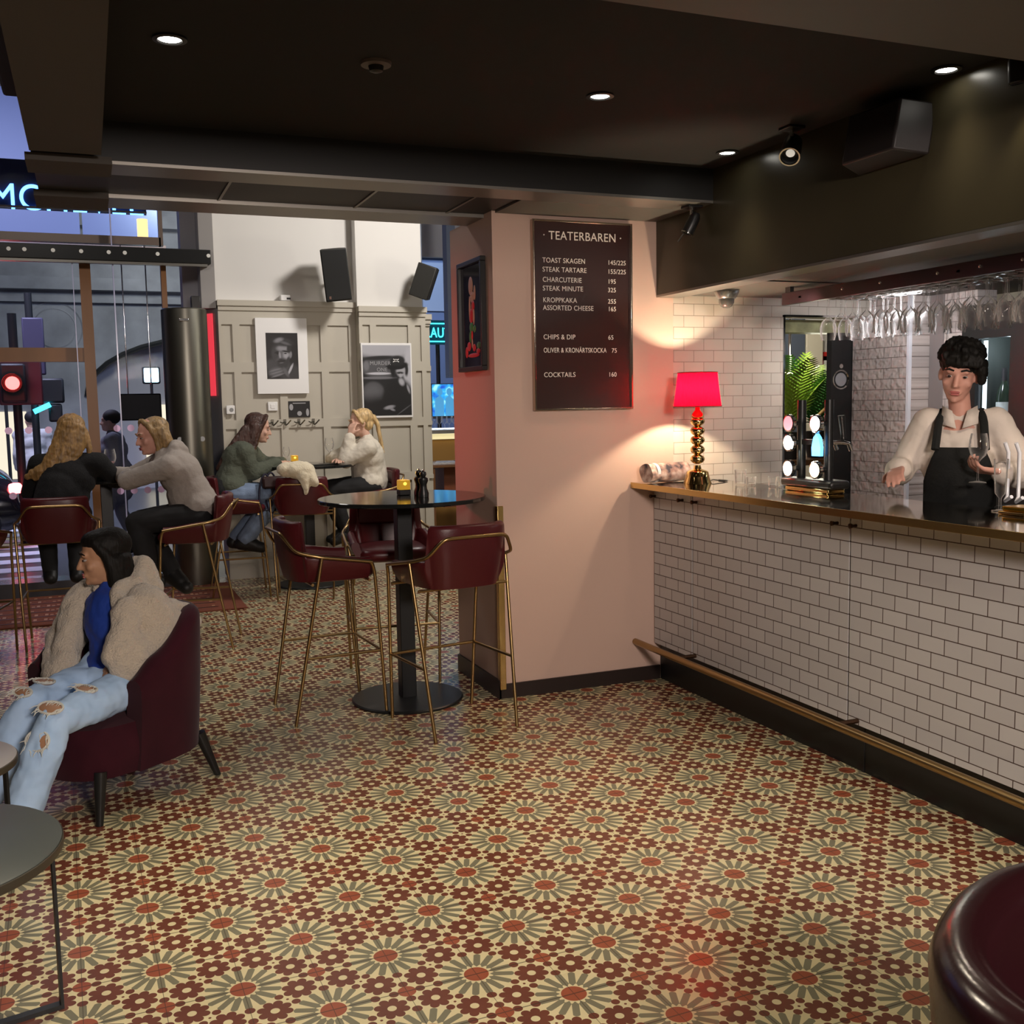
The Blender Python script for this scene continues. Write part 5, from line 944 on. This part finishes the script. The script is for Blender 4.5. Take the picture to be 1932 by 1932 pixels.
def person(name, label, J, skin, hs=1.0, face=True, brow=None, w=1.0, voxel=0.007, hands=None, tilt=0.0, feet=True, lips=(0.42, 0.12, 0.11)):
    off = V3((J['pel'][0], J['pel'][1], J.get('z0', 0.0))); root = thing(name, label, 'person', off)
    F = frame3(J['face'], tilt=tilt); mb = MB(); add_torso(mb, J, -0.012, w); add_head(mb, J['head'], F, hs); mb.cap(J['neck'], 0.046, V3(J['head'])+F@V3((0, -0.02, -0.06)), 0.046)
    for s in 'LR': add_arm(mb, J, s, -.004); add_leg(mb, J, s, -.020); add_foot(mb, J, s, -.004)
    for s, d, n_, c, th in hands or (): add_hand(mb, J['wr'+s], d, n_, c, th)
    mb.xf(Matrix.Translation(-off)); blob('body', mb, skin, root, voxel, 2)
    if face: face_parts(root, off, J['head'], F, hs, brow)
    return root, off, F
def cloth(root, off, name, m, fn, voxel=0.008, smooth=4, disp=0.012, ds=0.09):
    if name in ('sweater', 'hoodie', 'sweatshirt', 'shirt'): smooth, disp, ds = 14, disp*.45, .05
    mb = MB(); fn(mb); mb.xf(Matrix.Translation(-off)); return blob(name, mb, m, root, voxel, smooth, disp, ds)
def hair_lock(mb, pts, r0, r1): n = len(pts); mb.chain(pts, [r0+(r1-r0)*i/(n-1) for i in range(n)], 10)
SK1 = mat('fair_skin', (0.60, 0.36, 0.27), 0.5, spec=0.35); SK2 = mat('olive_skin', (0.44, 0.235, 0.135), 0.5, spec=0.35); SK3 = mat('rosy_skin', (0.58, 0.30, 0.23), 0.5, spec=0.35)
def hair_mat(n, c, r=0.42): return mat(n, c, r, var=0.45, vscale=55, stretch=(1, 1, 0.12), bump=0.6, bscale=90)
H_BL = hair_mat('golden_blonde_hair', (0.27, 0.155, 0.055)); H_BL2 = hair_mat('ash_blond_hair', (0.29, 0.185, 0.080)); H_BR = hair_mat('dark_brown_hair', (0.045, 0.018, 0.012)); H_BK = mat('black_hair', (0.007, 0.006, 0.005), 0.6, spec=0.22, bump=0.4, bscale=90, stretch=(1, 1, 0.12)); H_LB = hair_mat('pale_blonde_hair', (0.55, 0.38, 0.18))
C_BLK = mat('black_knitwear', (0.005, 0.005, 0.006), 0.9, bump=0.4, bscale=120); C_BTR = mat('black_trousers', (0.009, 0.009, 0.010), 0.85); C_HOOD = mat('grey_beige_hoodie', (0.34, 0.30, 0.27), 0.95, bump=0.3, bscale=70); C_GRN = mat('sage_green_knit', (0.085, 0.095, 0.070), 0.95, bump=0.6, bscale=60); C_WHT = mat('cream_sweatshirt', (0.62, 0.57, 0.48), 0.9, bump=0.3, bscale=50)
C_JEAN = mat('blue_denim', (0.17, 0.23, 0.34), 0.85, bump=0.3, bscale=150, var=0.3, vscale=9); C_JEAN2 = mat('pale_washed_denim', (0.30, 0.41, 0.50), 0.85, bump=0.4, bscale=120, var=0.28, vscale=11); C_SHOE = mat('black_shoe', (0.010, 0.010, 0.010), 0.5); C_SHRT = mat('white_shirt_cotton', (0.66, 0.58, 0.51), 0.8, bump=0.3, bscale=35); C_APR = mat('black_apron_cloth', (0.006, 0.0065, 0.006), 0.9, bump=0.3, bscale=60)
C_FLC = mat('cream_teddy_fleece', (0.56, 0.48, 0.38), 1.0, bump=1.0, bscale=130, sheen=0.4); C_BLU = mat('royal_blue_top', (0.018, 0.055, 0.33), 0.6, bump=0.3, bscale=40)
shoe = lambda J, g=0.012: (lambda mb: [add_foot(mb, J, s, g) for s in 'LR'])
# --- blonde woman in black, seen from behind
J = dict(pel=(-.22,7.67,.86), neck=(-.135,7.72,1.275), head=(-.105,7.735,1.425), face=(.45,.88,-.08), shL=(-.325,7.735,1.215), shR=(.045,7.665,1.215), elL=(-.40,7.84,1.02), wrL=(-.17,8.0,1.115), elR=(.155,7.79,1.085), wrR=(.03,7.98,1.12), hipL=(-.32,7.70,.86), hipR=(-.13,7.70,.86), knL=(-.33,8.10,.85), knR=(-.12,8.08,.85), anL=(-.31,7.97,.43), anR=(-.14,7.95,.43), toL=(-.31,8.11,.375), toR=(-.13,8.10,.375))
rt, of, F = person('person', 'blonde woman in a black sweater sitting with her back to the camera', J, SK1, brow=H_BL, hands=(('L', (.8,.5,-.1), (0,0,-1), .3, 1), ('R', (-.6,.7,-.1), (0,0,-1), .3, -1)))
def f(mb): add_torso(mb, J, .028, 1.1); [add_arm(mb, J, s, .024, .93) for s in 'LR']; mb.cap((-.22,7.66,.90), .175, (-.20,7.68,1.05), .16); mb.cap(J['neck'], .062, V3(J['neck'])+V3((.008,.005,.035)), .056)
cloth(rt, of, 'sweater', C_BLK, f)
cloth(rt, of, 'trousers', C_BTR, lambda mb: [add_leg(mb, J, s, .014) for s in 'LR']); cloth(rt, of, 'boots', C_SHOE, lambda mb: [(add_foot(mb, J, s, .014), mb.cap(J['an'+s], .05, V3(J['an'+s]).lerp(V3(J['kn'+s]), .35), .055)) for s in 'LR'])
def f(mb):
    h = V3(J['head']); mb.ell(h+V3((-.008,-.014,.045)), (.092,.098,.088)).ell(h+V3((-.02,-.04,-.03)), (.098,.080,.12))
    for k in range(15):
        a = -1.9+k*0.20; b0 = h+V3((.075*math.sin(a), -.045-.045*math.cos(a)*.6, .02)); sx = math.sin(a)
        hair_lock(mb, [b0, b0+V3((.02*sx-.03,-.028,-.12)), b0+V3((.012*sx-.085-.012*(k%2),-.040,-.215-.012*(k%3))), b0+V3((.03*sx-.15-.02*(k%3),-.020,-.275-.016*(k%4)))], .032, .016 if k % 2 else .022)
    for k in range(4): b0 = h+V3((.078,.0-.02*k,0)); hair_lock(mb, [b0, b0+V3((.02,-.01,-.10)), b0+V3((.022,-.02,-.19)), b0+V3((-.005,-.03,-.25-.02*k))], .024, .010)
cloth(rt, of, 'hair', H_BL, f, .007, 2, .012, .03)
# --- blond man in the hoodie
J = dict(pel=(.655,7.245,.865), neck=(.455,7.335,1.265), head=(.385,7.385,1.395), face=(-.90,-.30,-.20), shL=(.475,7.165,1.195), shR=(.425,7.505,1.20), elL=(.215,7.335,1.105), wrL=(.225,7.60,1.115), elR=(.25,7.66,1.115), wrR=(.115,7.86,1.125), hipL=(.635,7.15,.865), hipR=(.66,7.34,.865), knL=(.255,7.19,.84), knR=(.29,7.42,.83), anL=(.335,7.135,.46), anR=(.475,7.25,.47), toL=(.22,7.11,.39), toR=(.545,7.175,.385), hunch=.035)
rt, of, F = person('person', 'blond man in a grey hoodie leaning on the table, face in profile', J, SK3, brow=H_BL2, hands=(('L', (.0,1,-.1), (0,0,-1), .4, 1), ('R', (-.2,.9,-.1), (0,0,-1), .4, -1)), lips=(.40,.13,.11))
def f(mb):
    add_torso(mb, J, .032, 1.02); [add_arm(mb, J, s, .026, .95) for s in 'LR']; mb.cap((.645,7.245,.90), .16, (.60,7.26,1.0), .15)
    h = V3((.535,7.335,1.315)); mb.ell(h, (.060,.095,.055)).cap(h+V3((-.02,-.08,.0)), .035, h+V3((-.06,-.10,-.06)), .028).cap(h+V3((-.02,.08,0)), .035, h+V3((-.07,.10,-.06)), .028).cap(h+V3((.04,-.04,-.02)), .04, h+V3((.04,.05,-.02)), .04)
cloth(rt, of, 'hoodie', C_HOOD, f, .008, 4, .02, .08)
cloth(rt, of, 'trousers', C_BTR, lambda mb: [add_leg(mb, J, s, .016, .92, .01) for s in 'LR']); cloth(rt, of, 'shoes', C_SHOE, shoe(J, .020), .007, 3, 0)
def f(mb):
    h = V3(J['head']); mb.ell(h+F@V3((0,-.036,.046)), (.084,.096,.080), F)
    for k in range(13):
        a = -1.75+k*.29; b0 = h+F@V3((.080*math.sin(a), -.035-.055*math.cos(a), .03)); hair_lock(mb, [b0, b0+F@V3((.012*math.sin(a), -.012, -.06)), b0+F@V3((.006*math.sin(a), -.020-.006*(k%2), -.125-.010*(k%3)))], .028, .017)
    for sx in (-1, 1): hair_lock(mb, [h+F@V3((sx*.018,.040,.112)), h+F@V3((sx*.060,.030,.080)), h+F@V3((sx*.078,.006,.010)), h+F@V3((sx*.078,.0,-.05)), h+F@V3((sx*.074,.004,-.105))], .018, .020)
cloth(rt, of, 'hair', H_BL2, f, .006, 2, .010, .025)
# --- woman in green
J = dict(pel=(1.09,9.0,.865), neck=(1.245,9.085,1.265), head=(1.345,9.10,1.400), face=(.96,-.12,-.22), shR=(1.195,8.925,1.20), shL=(1.275,9.255,1.205), elR=(1.255,8.93,1.03), wrR=(1.485,9.01,1.105), elL=(1.40,9.31,1.08), wrL=(1.555,9.17,1.10), hipR=(1.09,8.905,.865), hipL=(1.09,9.10,.865), knR=(1.46,8.88,.845), knL=(1.47,9.10,.845), anR=(1.165,8.95,.455), anL=(1.12,9.13,.45), toR=(1.30,8.91,.395), toL=(1.25,9.14,.39), hunch=.03)
rt, of, F = person('person', 'long-haired woman in a green sweater and jeans at the far table', J, SK1, brow=H_BR, hands=(('R', (.9,.25,-.1), (0,.3,-1), .8, 1), ('L', (.7,-.6,-.1), (0,-.3,-1), .6, -1)))
def f(mb): add_torso(mb, J, .036, 1.0); [add_arm(mb, J, s, .032, .92, .024) for s in 'LR']; mb.cap((1.085,9.0,.88), .165, (1.12,9.02,1.0), .15)
cloth(rt, of, 'sweater', C_GRN, f, .009, 4, .025, .09)
cloth(rt, of, 'jeans', C_JEAN, lambda mb: [add_leg(mb, J, s, .014, .95, .022) for s in 'LR']); cloth(rt, of, 'shoes', C_SHOE, shoe(J, .022), .008, 3, 0)
cloth(rt, of, 'jacket', C_BLK, lambda mb: mb.ell((.97,9.0,.90), (.075,.19,.11)).ell((1.0,8.98,.82), (.07,.17,.06)), .009, 3, .03, .08)
def f(mb):
    h = V3(J['head']); mb.ell(h+F@V3((0,-.032,.048)), (.085,.098,.084), F)
    for k in range(13):
        a = -1.8+k*.30; b0 = h+F@V3((.080*math.sin(a), -.03-.06*math.cos(a), .02)); s_ = math.sin(a); hair_lock(mb, [b0, b0+V3((-.03,-.02*s_,-.10)), b0+V3((-.075,-.03*s_,-.21)), b0+V3((-.125-.012*(k%3),-.03*s_,-.33-.02*(k%3)))], .032, .014)
    for sx in (-1, 1): hair_lock(mb, [h+F@V3((sx*.012,.045,.115)), h+F@V3((sx*.064,.036,.070)), h+F@V3((sx*.082,.010,-.02)), h+F@V3((sx*.095,-.0,-.12)), h+F@V3((sx*.120,-.02,-.22)), h+F@V3((sx*.130,-.04,-.36))], .020, .026)
    for q in range(5): hair_lock(mb, [h+F@V3((.078,-.02-.022*q,-.02)), h+F@V3((.105,-.05-.03*q,-.14)), h+F@V3((.125,-.09-.035*q,-.28)), h+F@V3((.105,-.13-.035*q,-.40))], .030, .018)
cloth(rt, of, 'hair', H_BR, f, .007, 2, .010, .03)
# --- woman in white
J = dict(pel=(2.30,9.11,.865), neck=(2.29,9.10,1.275), head=(2.235,9.105,1.425), face=(-.98,-.05,-.10), shL=(2.255,8.935,1.205), shR=(2.265,9.26,1.205), elL=(2.06,8.975,1.10), wrL=(2.115,8.99,1.315), elR=(2.02,9.29,1.10), wrR=(2.03,9.06,1.11), hipL=(2.30,9.01,.865), hipR=(2.30,9.21,.865), knL=(1.93,8.99,.85), knR=(1.92,9.20,.85), anL=(2.07,8.99,.46), anR=(2.08,9.2,.46), toL=(1.94,8.99,.39), toR=(1.95,9.2,.39))
rt, of, F = person('person', 'woman with a blonde ponytail in a white sweatshirt, hand on her cheek', J, SK1, brow=H_LB, hands=(('L', (.35,.35,1), (.7,.6,-.2), .7, -1), ('R', (-.2,-.9,0), (0,0,-1), .3, -1)))
def f(mb): add_torso(mb, J, .036, 1.0); [add_arm(mb, J, s, .034, .90, .026) for s in 'LR']; mb.cap((2.31,9.11,.90), .165, (2.30,9.11,1.05), .155)
cloth(rt, of, 'sweatshirt', C_WHT, f, .009, 4, .028, .10)
cloth(rt, of, 'trousers', C_BTR, lambda mb: [add_leg(mb, J, s, .014) for s in 'LR']); cloth(rt, of, 'shoes', C_SHOE, shoe(J), .008, 3, 0)
def f(mb):
    h = V3(J['head']); mb.ell(h+F@V3((0,-.034,.047)), (.083,.095,.082), F).ell(h+F@V3((0,-.06,-.02)), (.07,.06,.06), F); p = h+F@V3((0,-.13,.03)); mb.ell(p, (.028,.028,.028))
    for k in range(5): q = p+V3((0,-.012+.006*k,0)); hair_lock(mb, [q, q+V3((.035,0,-.06)), q+V3((.055,.004*(k-2),-.18)), q+V3((.075,.01*(k-2),-.31-.012*k))], .024, .010)
    for sx in (-1, 1): hair_lock(mb, [h+F@V3((sx*.014,.042,.110)), h+F@V3((sx*.060,.034,.070)), h+F@V3((sx*.078,.0,.0))], .017, .016)
cloth(rt, of, 'hair', H_LB, f, .006, 2, .008, .03)
# --- young woman in the armchair
J = dict(pel=(.055,4.50,.47), neck=(.060,4.545,.835), head=(.024,4.568,.968), face=(-.985,-.12,-.12), shL=(.175,4.425,.775), shR=(-.045,4.70,.765), elL=(.275,4.475,.655), wrL=(.13,4.40,.585), elR=(-.150,4.715,.59), wrR=(-.175,4.52,.475), hipL=(.115,4.395,.465), hipR=(-.015,4.57,.465), knL=(-.175,4.045,.445), knR=(-.265,4.275,.465), anL=(-.305,3.985,.125), anR=(-.45,4.20,.12), toL=(-.375,3.92,.045), toR=(-.55,4.13,.045), hunch=.02)
rt, of, F = person('person', 'young woman in a cream fleece jacket and ripped jeans in the armchair', J, SK2, hs=.93, brow=H_BK, w=.92, voxel=.006, hands=(('R', (-.3,-.8,-.2), (.3,-.2,-1), .5, 1), ('L', (-.8,-.3,-.2), (0,0,-1), .5, 1)))
cloth(rt, of, 'blue_top', C_BLU, lambda mb: add_torso(mb, J, .014, .92), .007, 3, .012, .06)
bodyd = V3((-.79,-.62,0)); lat = V3((.62,-.79,0))
def f(mb):
    [add_arm(mb, J, s, .040, .98, .036) for s in 'LR']; nk = V3(J['neck']); sl, sr = V3(J['shL']), V3(J['shR'])
    mb.cap(sl, .085, V3((.20,4.47,.60)), .09).cap(V3((.16,4.58,.78)), .07, V3((.20,4.56,.55)), .08).cap(sl, .085, nk+V3((.06,.0,-.04)), .07).cap(nk+V3((.06,.03,-.03)), .07, sr, .07)
    mb.cap(sl+bodyd*.09, .055, V3((.055,4.30,.60)), .062).cap(V3((.055,4.30,.60)), .062, V3((.12,4.33,.53)), .065).cap(V3((.12,4.33,.55)), .07, V3((.22,4.46,.53)), .075).cap((.25,4.45,.66), .07, (.12,4.34,.60), .075)
    mb.cap(sr+bodyd*.06, .055, V3((-.13,4.60,.62)), .055).cap(V3((-.13,4.60,.62)), .055, V3((-.165,4.49,.47)), .050).cap(V3((-.165,4.49,.47)), .045, V3((-.12,4.44,.50)), .035)
    mb.cap(nk+V3((.09,-.03,.03)), .040, nk+V3((.125,.02,.095)), .034).cap(nk+V3((.125,.02,.095)), .034, nk+V3((.10,.09,.08)), .034).cap(nk+V3((.125,.02,.095)), .030, nk+V3((.15,.0,.0)), .05)
    mb.cap(nk+lat*.075+bodyd*.03, .038, nk+V3((.10,.03,.045)), .040).cap(nk+V3((.10,.03,.045)), .040, nk+V3((.085,.10,.04)), .035).cap(nk+V3((.085,.10,.04)), .035, nk-lat*.06+bodyd*.02, .036).cap(nk+lat*.075+bodyd*.04, .036, sl+bodyd*.10+V3((0,0,-.06)), .045).cap(nk+V3((.105,.04,.06)), .030, nk+V3((.095,.06,.10)), .022)
    mb.cap((.27,4.50,.74), .05, (.33,4.53,.72), .038).cap((.29,4.47,.66), .05, (.36,4.50,.68), .034)
cloth(rt, of, 'fleece_jacket', C_FLC, f, .008, 3, .030, .07)
def f(mb): [add_leg(mb, J, s, .004, .97, .026) for s in 'LR']; mb.ell((.05,4.485,.475), (.15,.15,.09)); mb.cap((.09,4.44,.50), .10, (.0,4.55,.50), .10)
jm, nt, b = new_mat('ripped_denim'); g = G(nt); X, Y, Z, P = g.pos()
n_ = nt.nodes.new('ShaderNodeTexNoise'); n_.inputs['Scale'].default_value = 11; n_.inputs['Detail'].default_value = 6; nt.links.new(P, n_.inputs['Vector'])
nt.links.new(g.mix(n_.outputs['Fac'], (0.30, 0.48, 0.74), (0.56, 0.74, 0.98)), b.inputs['Base Color']); b.inputs['Roughness'].default_value = 0.88
jn = cloth(rt, of, 'ripped_jeans', jm, f, .008, 3, .016, .06)
def rip(c, a, n_, rx, ry):
    """open tear: skin patch with a frayed white rim of threads"""
    n_ = V3(n_).normalized(); c = V3(c)-of-n_*.017; a = V3(a); a = (a-n_*a.dot(n_)).normalized(); b_ = n_.cross(a); rr = random.Random(int(c.x*9999)); Mx = Matrix((a, b_, n_)).transposed()
    MB().ell(c, (rx, ry, .010), Mx, 20, 10).build('bare_knee', SK2, rt)
    th = MB(); dn = V3((bodyd.x*.35, bodyd.y*.35, -1)); dn = (dn-n_*dn.dot(n_)).normalized()
    th.tube([c+a*rx*1.02*math.cos(2*math.pi*k/26)+b_*ry*1.06*math.sin(2*math.pi*k/26)+n_*.004 for k in range(26)], .0045, 6, True)
    for k in range(26):
        q = rr.uniform(0, 6.283); p = c+a*rx*math.cos(q)+b_*ry*math.sin(q)+n_*.006; e1 = p+(dn*rr.uniform(.2,1)+a*rr.uniform(-.6,.6)).normalized()*rr.uniform(.012,.040)+n_*.003; th.tube([p, p.lerp(e1,.5)+n_*.004, e1], [.0020,.0016,.0008], 5)
    o = th.build('frayed_threads', MATS.get('white_denim_thread') or mat('white_denim_thread', (.66,.66,.60), .9), jn)
tl_ = V3(J['knL'])-V3(J['hipL']); tr_ = V3(J['knR'])-V3(J['hipR']); sh_ = V3(J['anL'])-V3(J['knL'])
hp = lambda s, t: V3(J['hip'+s]).lerp(V3(J['kn'+s]), t)
rip(hp('L', .62)+V3((.0,-.005,.082)), lat, (0,-.1,1), .050, .026); rip(hp('L', .98)+V3((-.02,-.015,.066)), lat, (-.25,-.3,.9), .056, .030); rip(V3(J['knL']).lerp(V3(J['anL']), .16)+bodyd*.070+V3((.01,-.01,.01)), lat, (-.6,-.65,.5), .052, .034)
rip(hp('R', .80)+V3((0,-.0,.078)), lat, (0,0,1), .052, .026); rip(hp('R', 1.0)+bodyd*.035+V3((0,0,.060)), lat, (-.4,-.4,.8), .045, .020)
cloth(rt, of, 'shoes', mat('tan_shoe', (.30,.17,.09), .6), shoe(J, .012), .007, 3, 0)
def f(mb):
    h = V3(J['head']); s = .93; mb.ell(h+F@V3((0,-.030,.044)), (.080,.094,.078), F).ell(h+F@V3((0,.006,.072)), (.064,.070,.044), F).ell(h+F@V3((0,-.050,-.03)), (.074,.056,.080), F).ell(h+F@V3((0,-.035,-.03)), (.077,.045,.060), F)
    for k in range(9): a = -1.5+k*.37; b0 = h+F@V3((.066*math.sin(a), -.035-.045*math.cos(a), -.02)); hair_lock(mb, [b0, b0+F@V3((0,-.006,-.075)), b0+F@V3((0,-.002,-.15))], .034, .024)
    for sx in (-1, 1): hair_lock(mb, [h+F@V3((sx*.012,.036,.090)), h+F@V3((sx*.050,.026,.070)), h+F@V3((sx*.068,-.004,.020)), h+F@V3((sx*.070,-.020,-.05)), h+F@V3((sx*.060,-.020,-.13))], .018, .030)
cloth(rt, of, 'hair', H_BK, f, .006, 3, .004, .03)
# --- bartender
J = dict(pel=(3.57,3.52,.96), neck=(3.565,3.525,1.50), head=(3.555,3.525,1.665), face=(-.74,-.60,-.24), shR=(3.475,3.62,1.445), shL=(3.665,3.425,1.445), elR=(3.395,3.70,1.225), wrR=(3.265,3.565,1.255), elL=(3.735,3.300,1.215), wrL=(3.515,3.245,1.245), hipR=(3.51,3.59,.93), hipL=(3.64,3.46,.93), knR=(3.50,3.58,.50), knL=(3.63,3.45,.50), anR=(3.52,3.61,.09), anL=(3.65,3.48,.09), toR=(3.42,3.52,.035), toL=(3.55,3.39,.035))
rt, of, F = person('person', 'dark-haired bartender in white shirt and black apron behind the bar', J, SK3, hs=1.02, brow=H_BK, tilt=R(-7), hands=(('R', (-.75,-.6,-.15), (.3,-.2,-1), .5, -1), ('L', (-.80,.35,.12), (-.2,.3,1), .9, 1)), lips=(.45,.10,.10))
J2 = dict(J, neck=(3.568, 3.528, 1.445))
def f(mb): add_torso(mb, J2, .016, .92); [add_arm(mb, J, s, .022, .90, .026) for s in 'RL']
cloth(rt, of, 'shirt', C_SHRT, f, .008, 4, .020, .07)
fw = V3((-.72,-.69,0)).normalized(); lt = V3((.69,-.72,0)).normalized(); c0 = V3(J['pel'])-of
col = MB()
for s in (-1, 1): b0 = V3(J['neck'])-of+fw*.052; col.add([b0+lt*s*.012+V3((0,0,-.075))+fw*.050, b0+lt*s*.075+V3((0,0,-.055))+fw*.030, b0+lt*s*.070+V3((0,0,.022))-fw*.02, b0+lt*s*.030+V3((0,0,.0))+fw*.016], [(0, 1, 2, 3)])
col.build('collar', C_SHRT, rt, solid=.006)
rows = []
for k in range(19):
    z = 0.40-0.90*k/18-.0; zz = 1.345-0.90*k/18; w_ = 0.105 if k == 0 else min(.190, .108+.028*k) if k < 4 else .190; row = []
    for j in range(17):
        s = -1+j/8; a = s*w_/.175; row.append(V3((c0.x, c0.y, zz))+lt*(.164*math.sin(min(1.35, max(-1.35, a))))+fw*(.140*math.cos(min(1.35, max(-1.35, a)))+.012))
    rows.append(row)
ap = MB().sheet(rows).build('apron', C_APR, rt, solid=.006)
for s in (-1, 1): MB().tube([V3((c0.x, c0.y, 1.335))+lt*s*.100+fw*.138, V3((c0.x, c0.y, 1.45))+lt*s*.090+fw*.095, V3((c0.x, c0.y, 1.497))+lt*s*.080+fw*.01, V3((c0.x, c0.y, 1.45))+lt*s*.06-fw*.10], .017, 8).build('strap', C_APR, ap)
cloth(rt, of, 'trousers', C_BTR, lambda mb: ([add_leg(mb, J, s, .016) for s in 'RL'], mb.cap(J['hipR'], .11, J['hipL'], .11)), .010, 3, 0); cloth(rt, of, 'shoes', C_SHOE, shoe(J), .009, 3, 0)
def f(mb):
    h = V3(J['head']); mb.ell(h+F@V3((0,-.022,.060)), (.090,.110,.088), F); rr = random.Random(4)
    for k in range(46):
        a = rr.uniform(0, 6.28); q = rr.uniform(.0, 1.0); p = h+F@V3((.085*math.cos(a)*q**.5, -.02+.100*math.sin(a)*q**.5, .065+.075*(1-q)**.5)); mb.cap(p, .022, p+F@V3((rr.uniform(-.02,.02), rr.uniform(-.012,.02), rr.uniform(-.022,.012))), .015)
    for k in range(7): p = h+F@V3((-.075+.022*k, .074-.004*abs(k-3), .088)); mb.cap(p, .020, p+F@V3((-.012,.016,-.030)), .012)
    for k in range(5): p = h+F@V3((-.086, .03-.03*k, .03)); mb.cap(p, .022, p+F@V3((-.012,0,-.055)), .014)
cloth(rt, of, 'hair', H_BK, f, .006, 1, .014, .02)
stemglass('wine glass held in the bartender\'s hand against the apron', 3.405, 3.262, 1.205, 1.0)
# --- passers-by outside
def passer(label, x, y, c1, c2, hairc, rz, z0=-.15, walk=.14):
    q = Matrix.Rotation(rz, 3, 'Z'); T = lambda p: tuple(V3((x, y, z0))+q@V3(p))
    J = dict(z0=z0, pel=T((0,0,.93)), neck=T((0,.02,1.45)), head=T((0,.04,1.60)), face=q@V3((0,1,0)), shL=T((-.19,0,1.38)), shR=T((.19,0,1.38)), elL=T((-.24,-.04,1.10)), elR=T((.24,-.04,1.10)), wrL=T((-.20,.10,.88)), wrR=T((.20,.10,.88)), hipL=T((-.09,0,.90)), hipR=T((.09,0,.90)), knL=T((-.10,walk,.50)), knR=T((.10,-.02,.50)), anL=T((-.10,walk,.09)), anR=T((.10,-walk*1.6,.11)), toL=T((-.10,walk+.14,.04)), toR=T((.10,-walk*1.6+.13,.04)))
    rt, of, F = person('person', label, J, SK1, face=False, voxel=.012)
    cloth(rt, of, 'coat', mat('coat%d' % int(x*100), c1, .9), lambda mb: (add_torso(mb, J, .05, 1.05), [add_arm(mb, J, s, .03, .95) for s in 'LR'], mb.cap(T((0,0,1.0)), .20, T((0,0,.80)), .19)), .014, 3, .02, .1)
    cloth(rt, of, 'trousers', mat('trousers%d' % int(x*100), c2, .9), lambda mb: [add_leg(mb, J, s, .02, 1.0, .02) for s in 'LR'], .014, 3, 0); cloth(rt, of, 'shoes', C_SHOE, shoe(J), .012, 2, 0)
    cloth(rt, of, 'hair', mat('hair%d' % int(x*100), hairc, .7), lambda mb: mb.ell(V3(J['head'])+F@V3((0,-.025,.05)), (.09,.105,.09), F), .012, 2, 0)
passer('person in a grey coat walking past outside between the two drinkers', .27, 13.2, (.17,.17,.19), (.20,.20,.22), (.02,.015,.012), R(80))
passer('dark-haired person with a pale collar outside beyond the traffic light', -.80, 17.3, (.55,.53,.52), (.05,.05,.06), (.015,.012,.012), R(20))
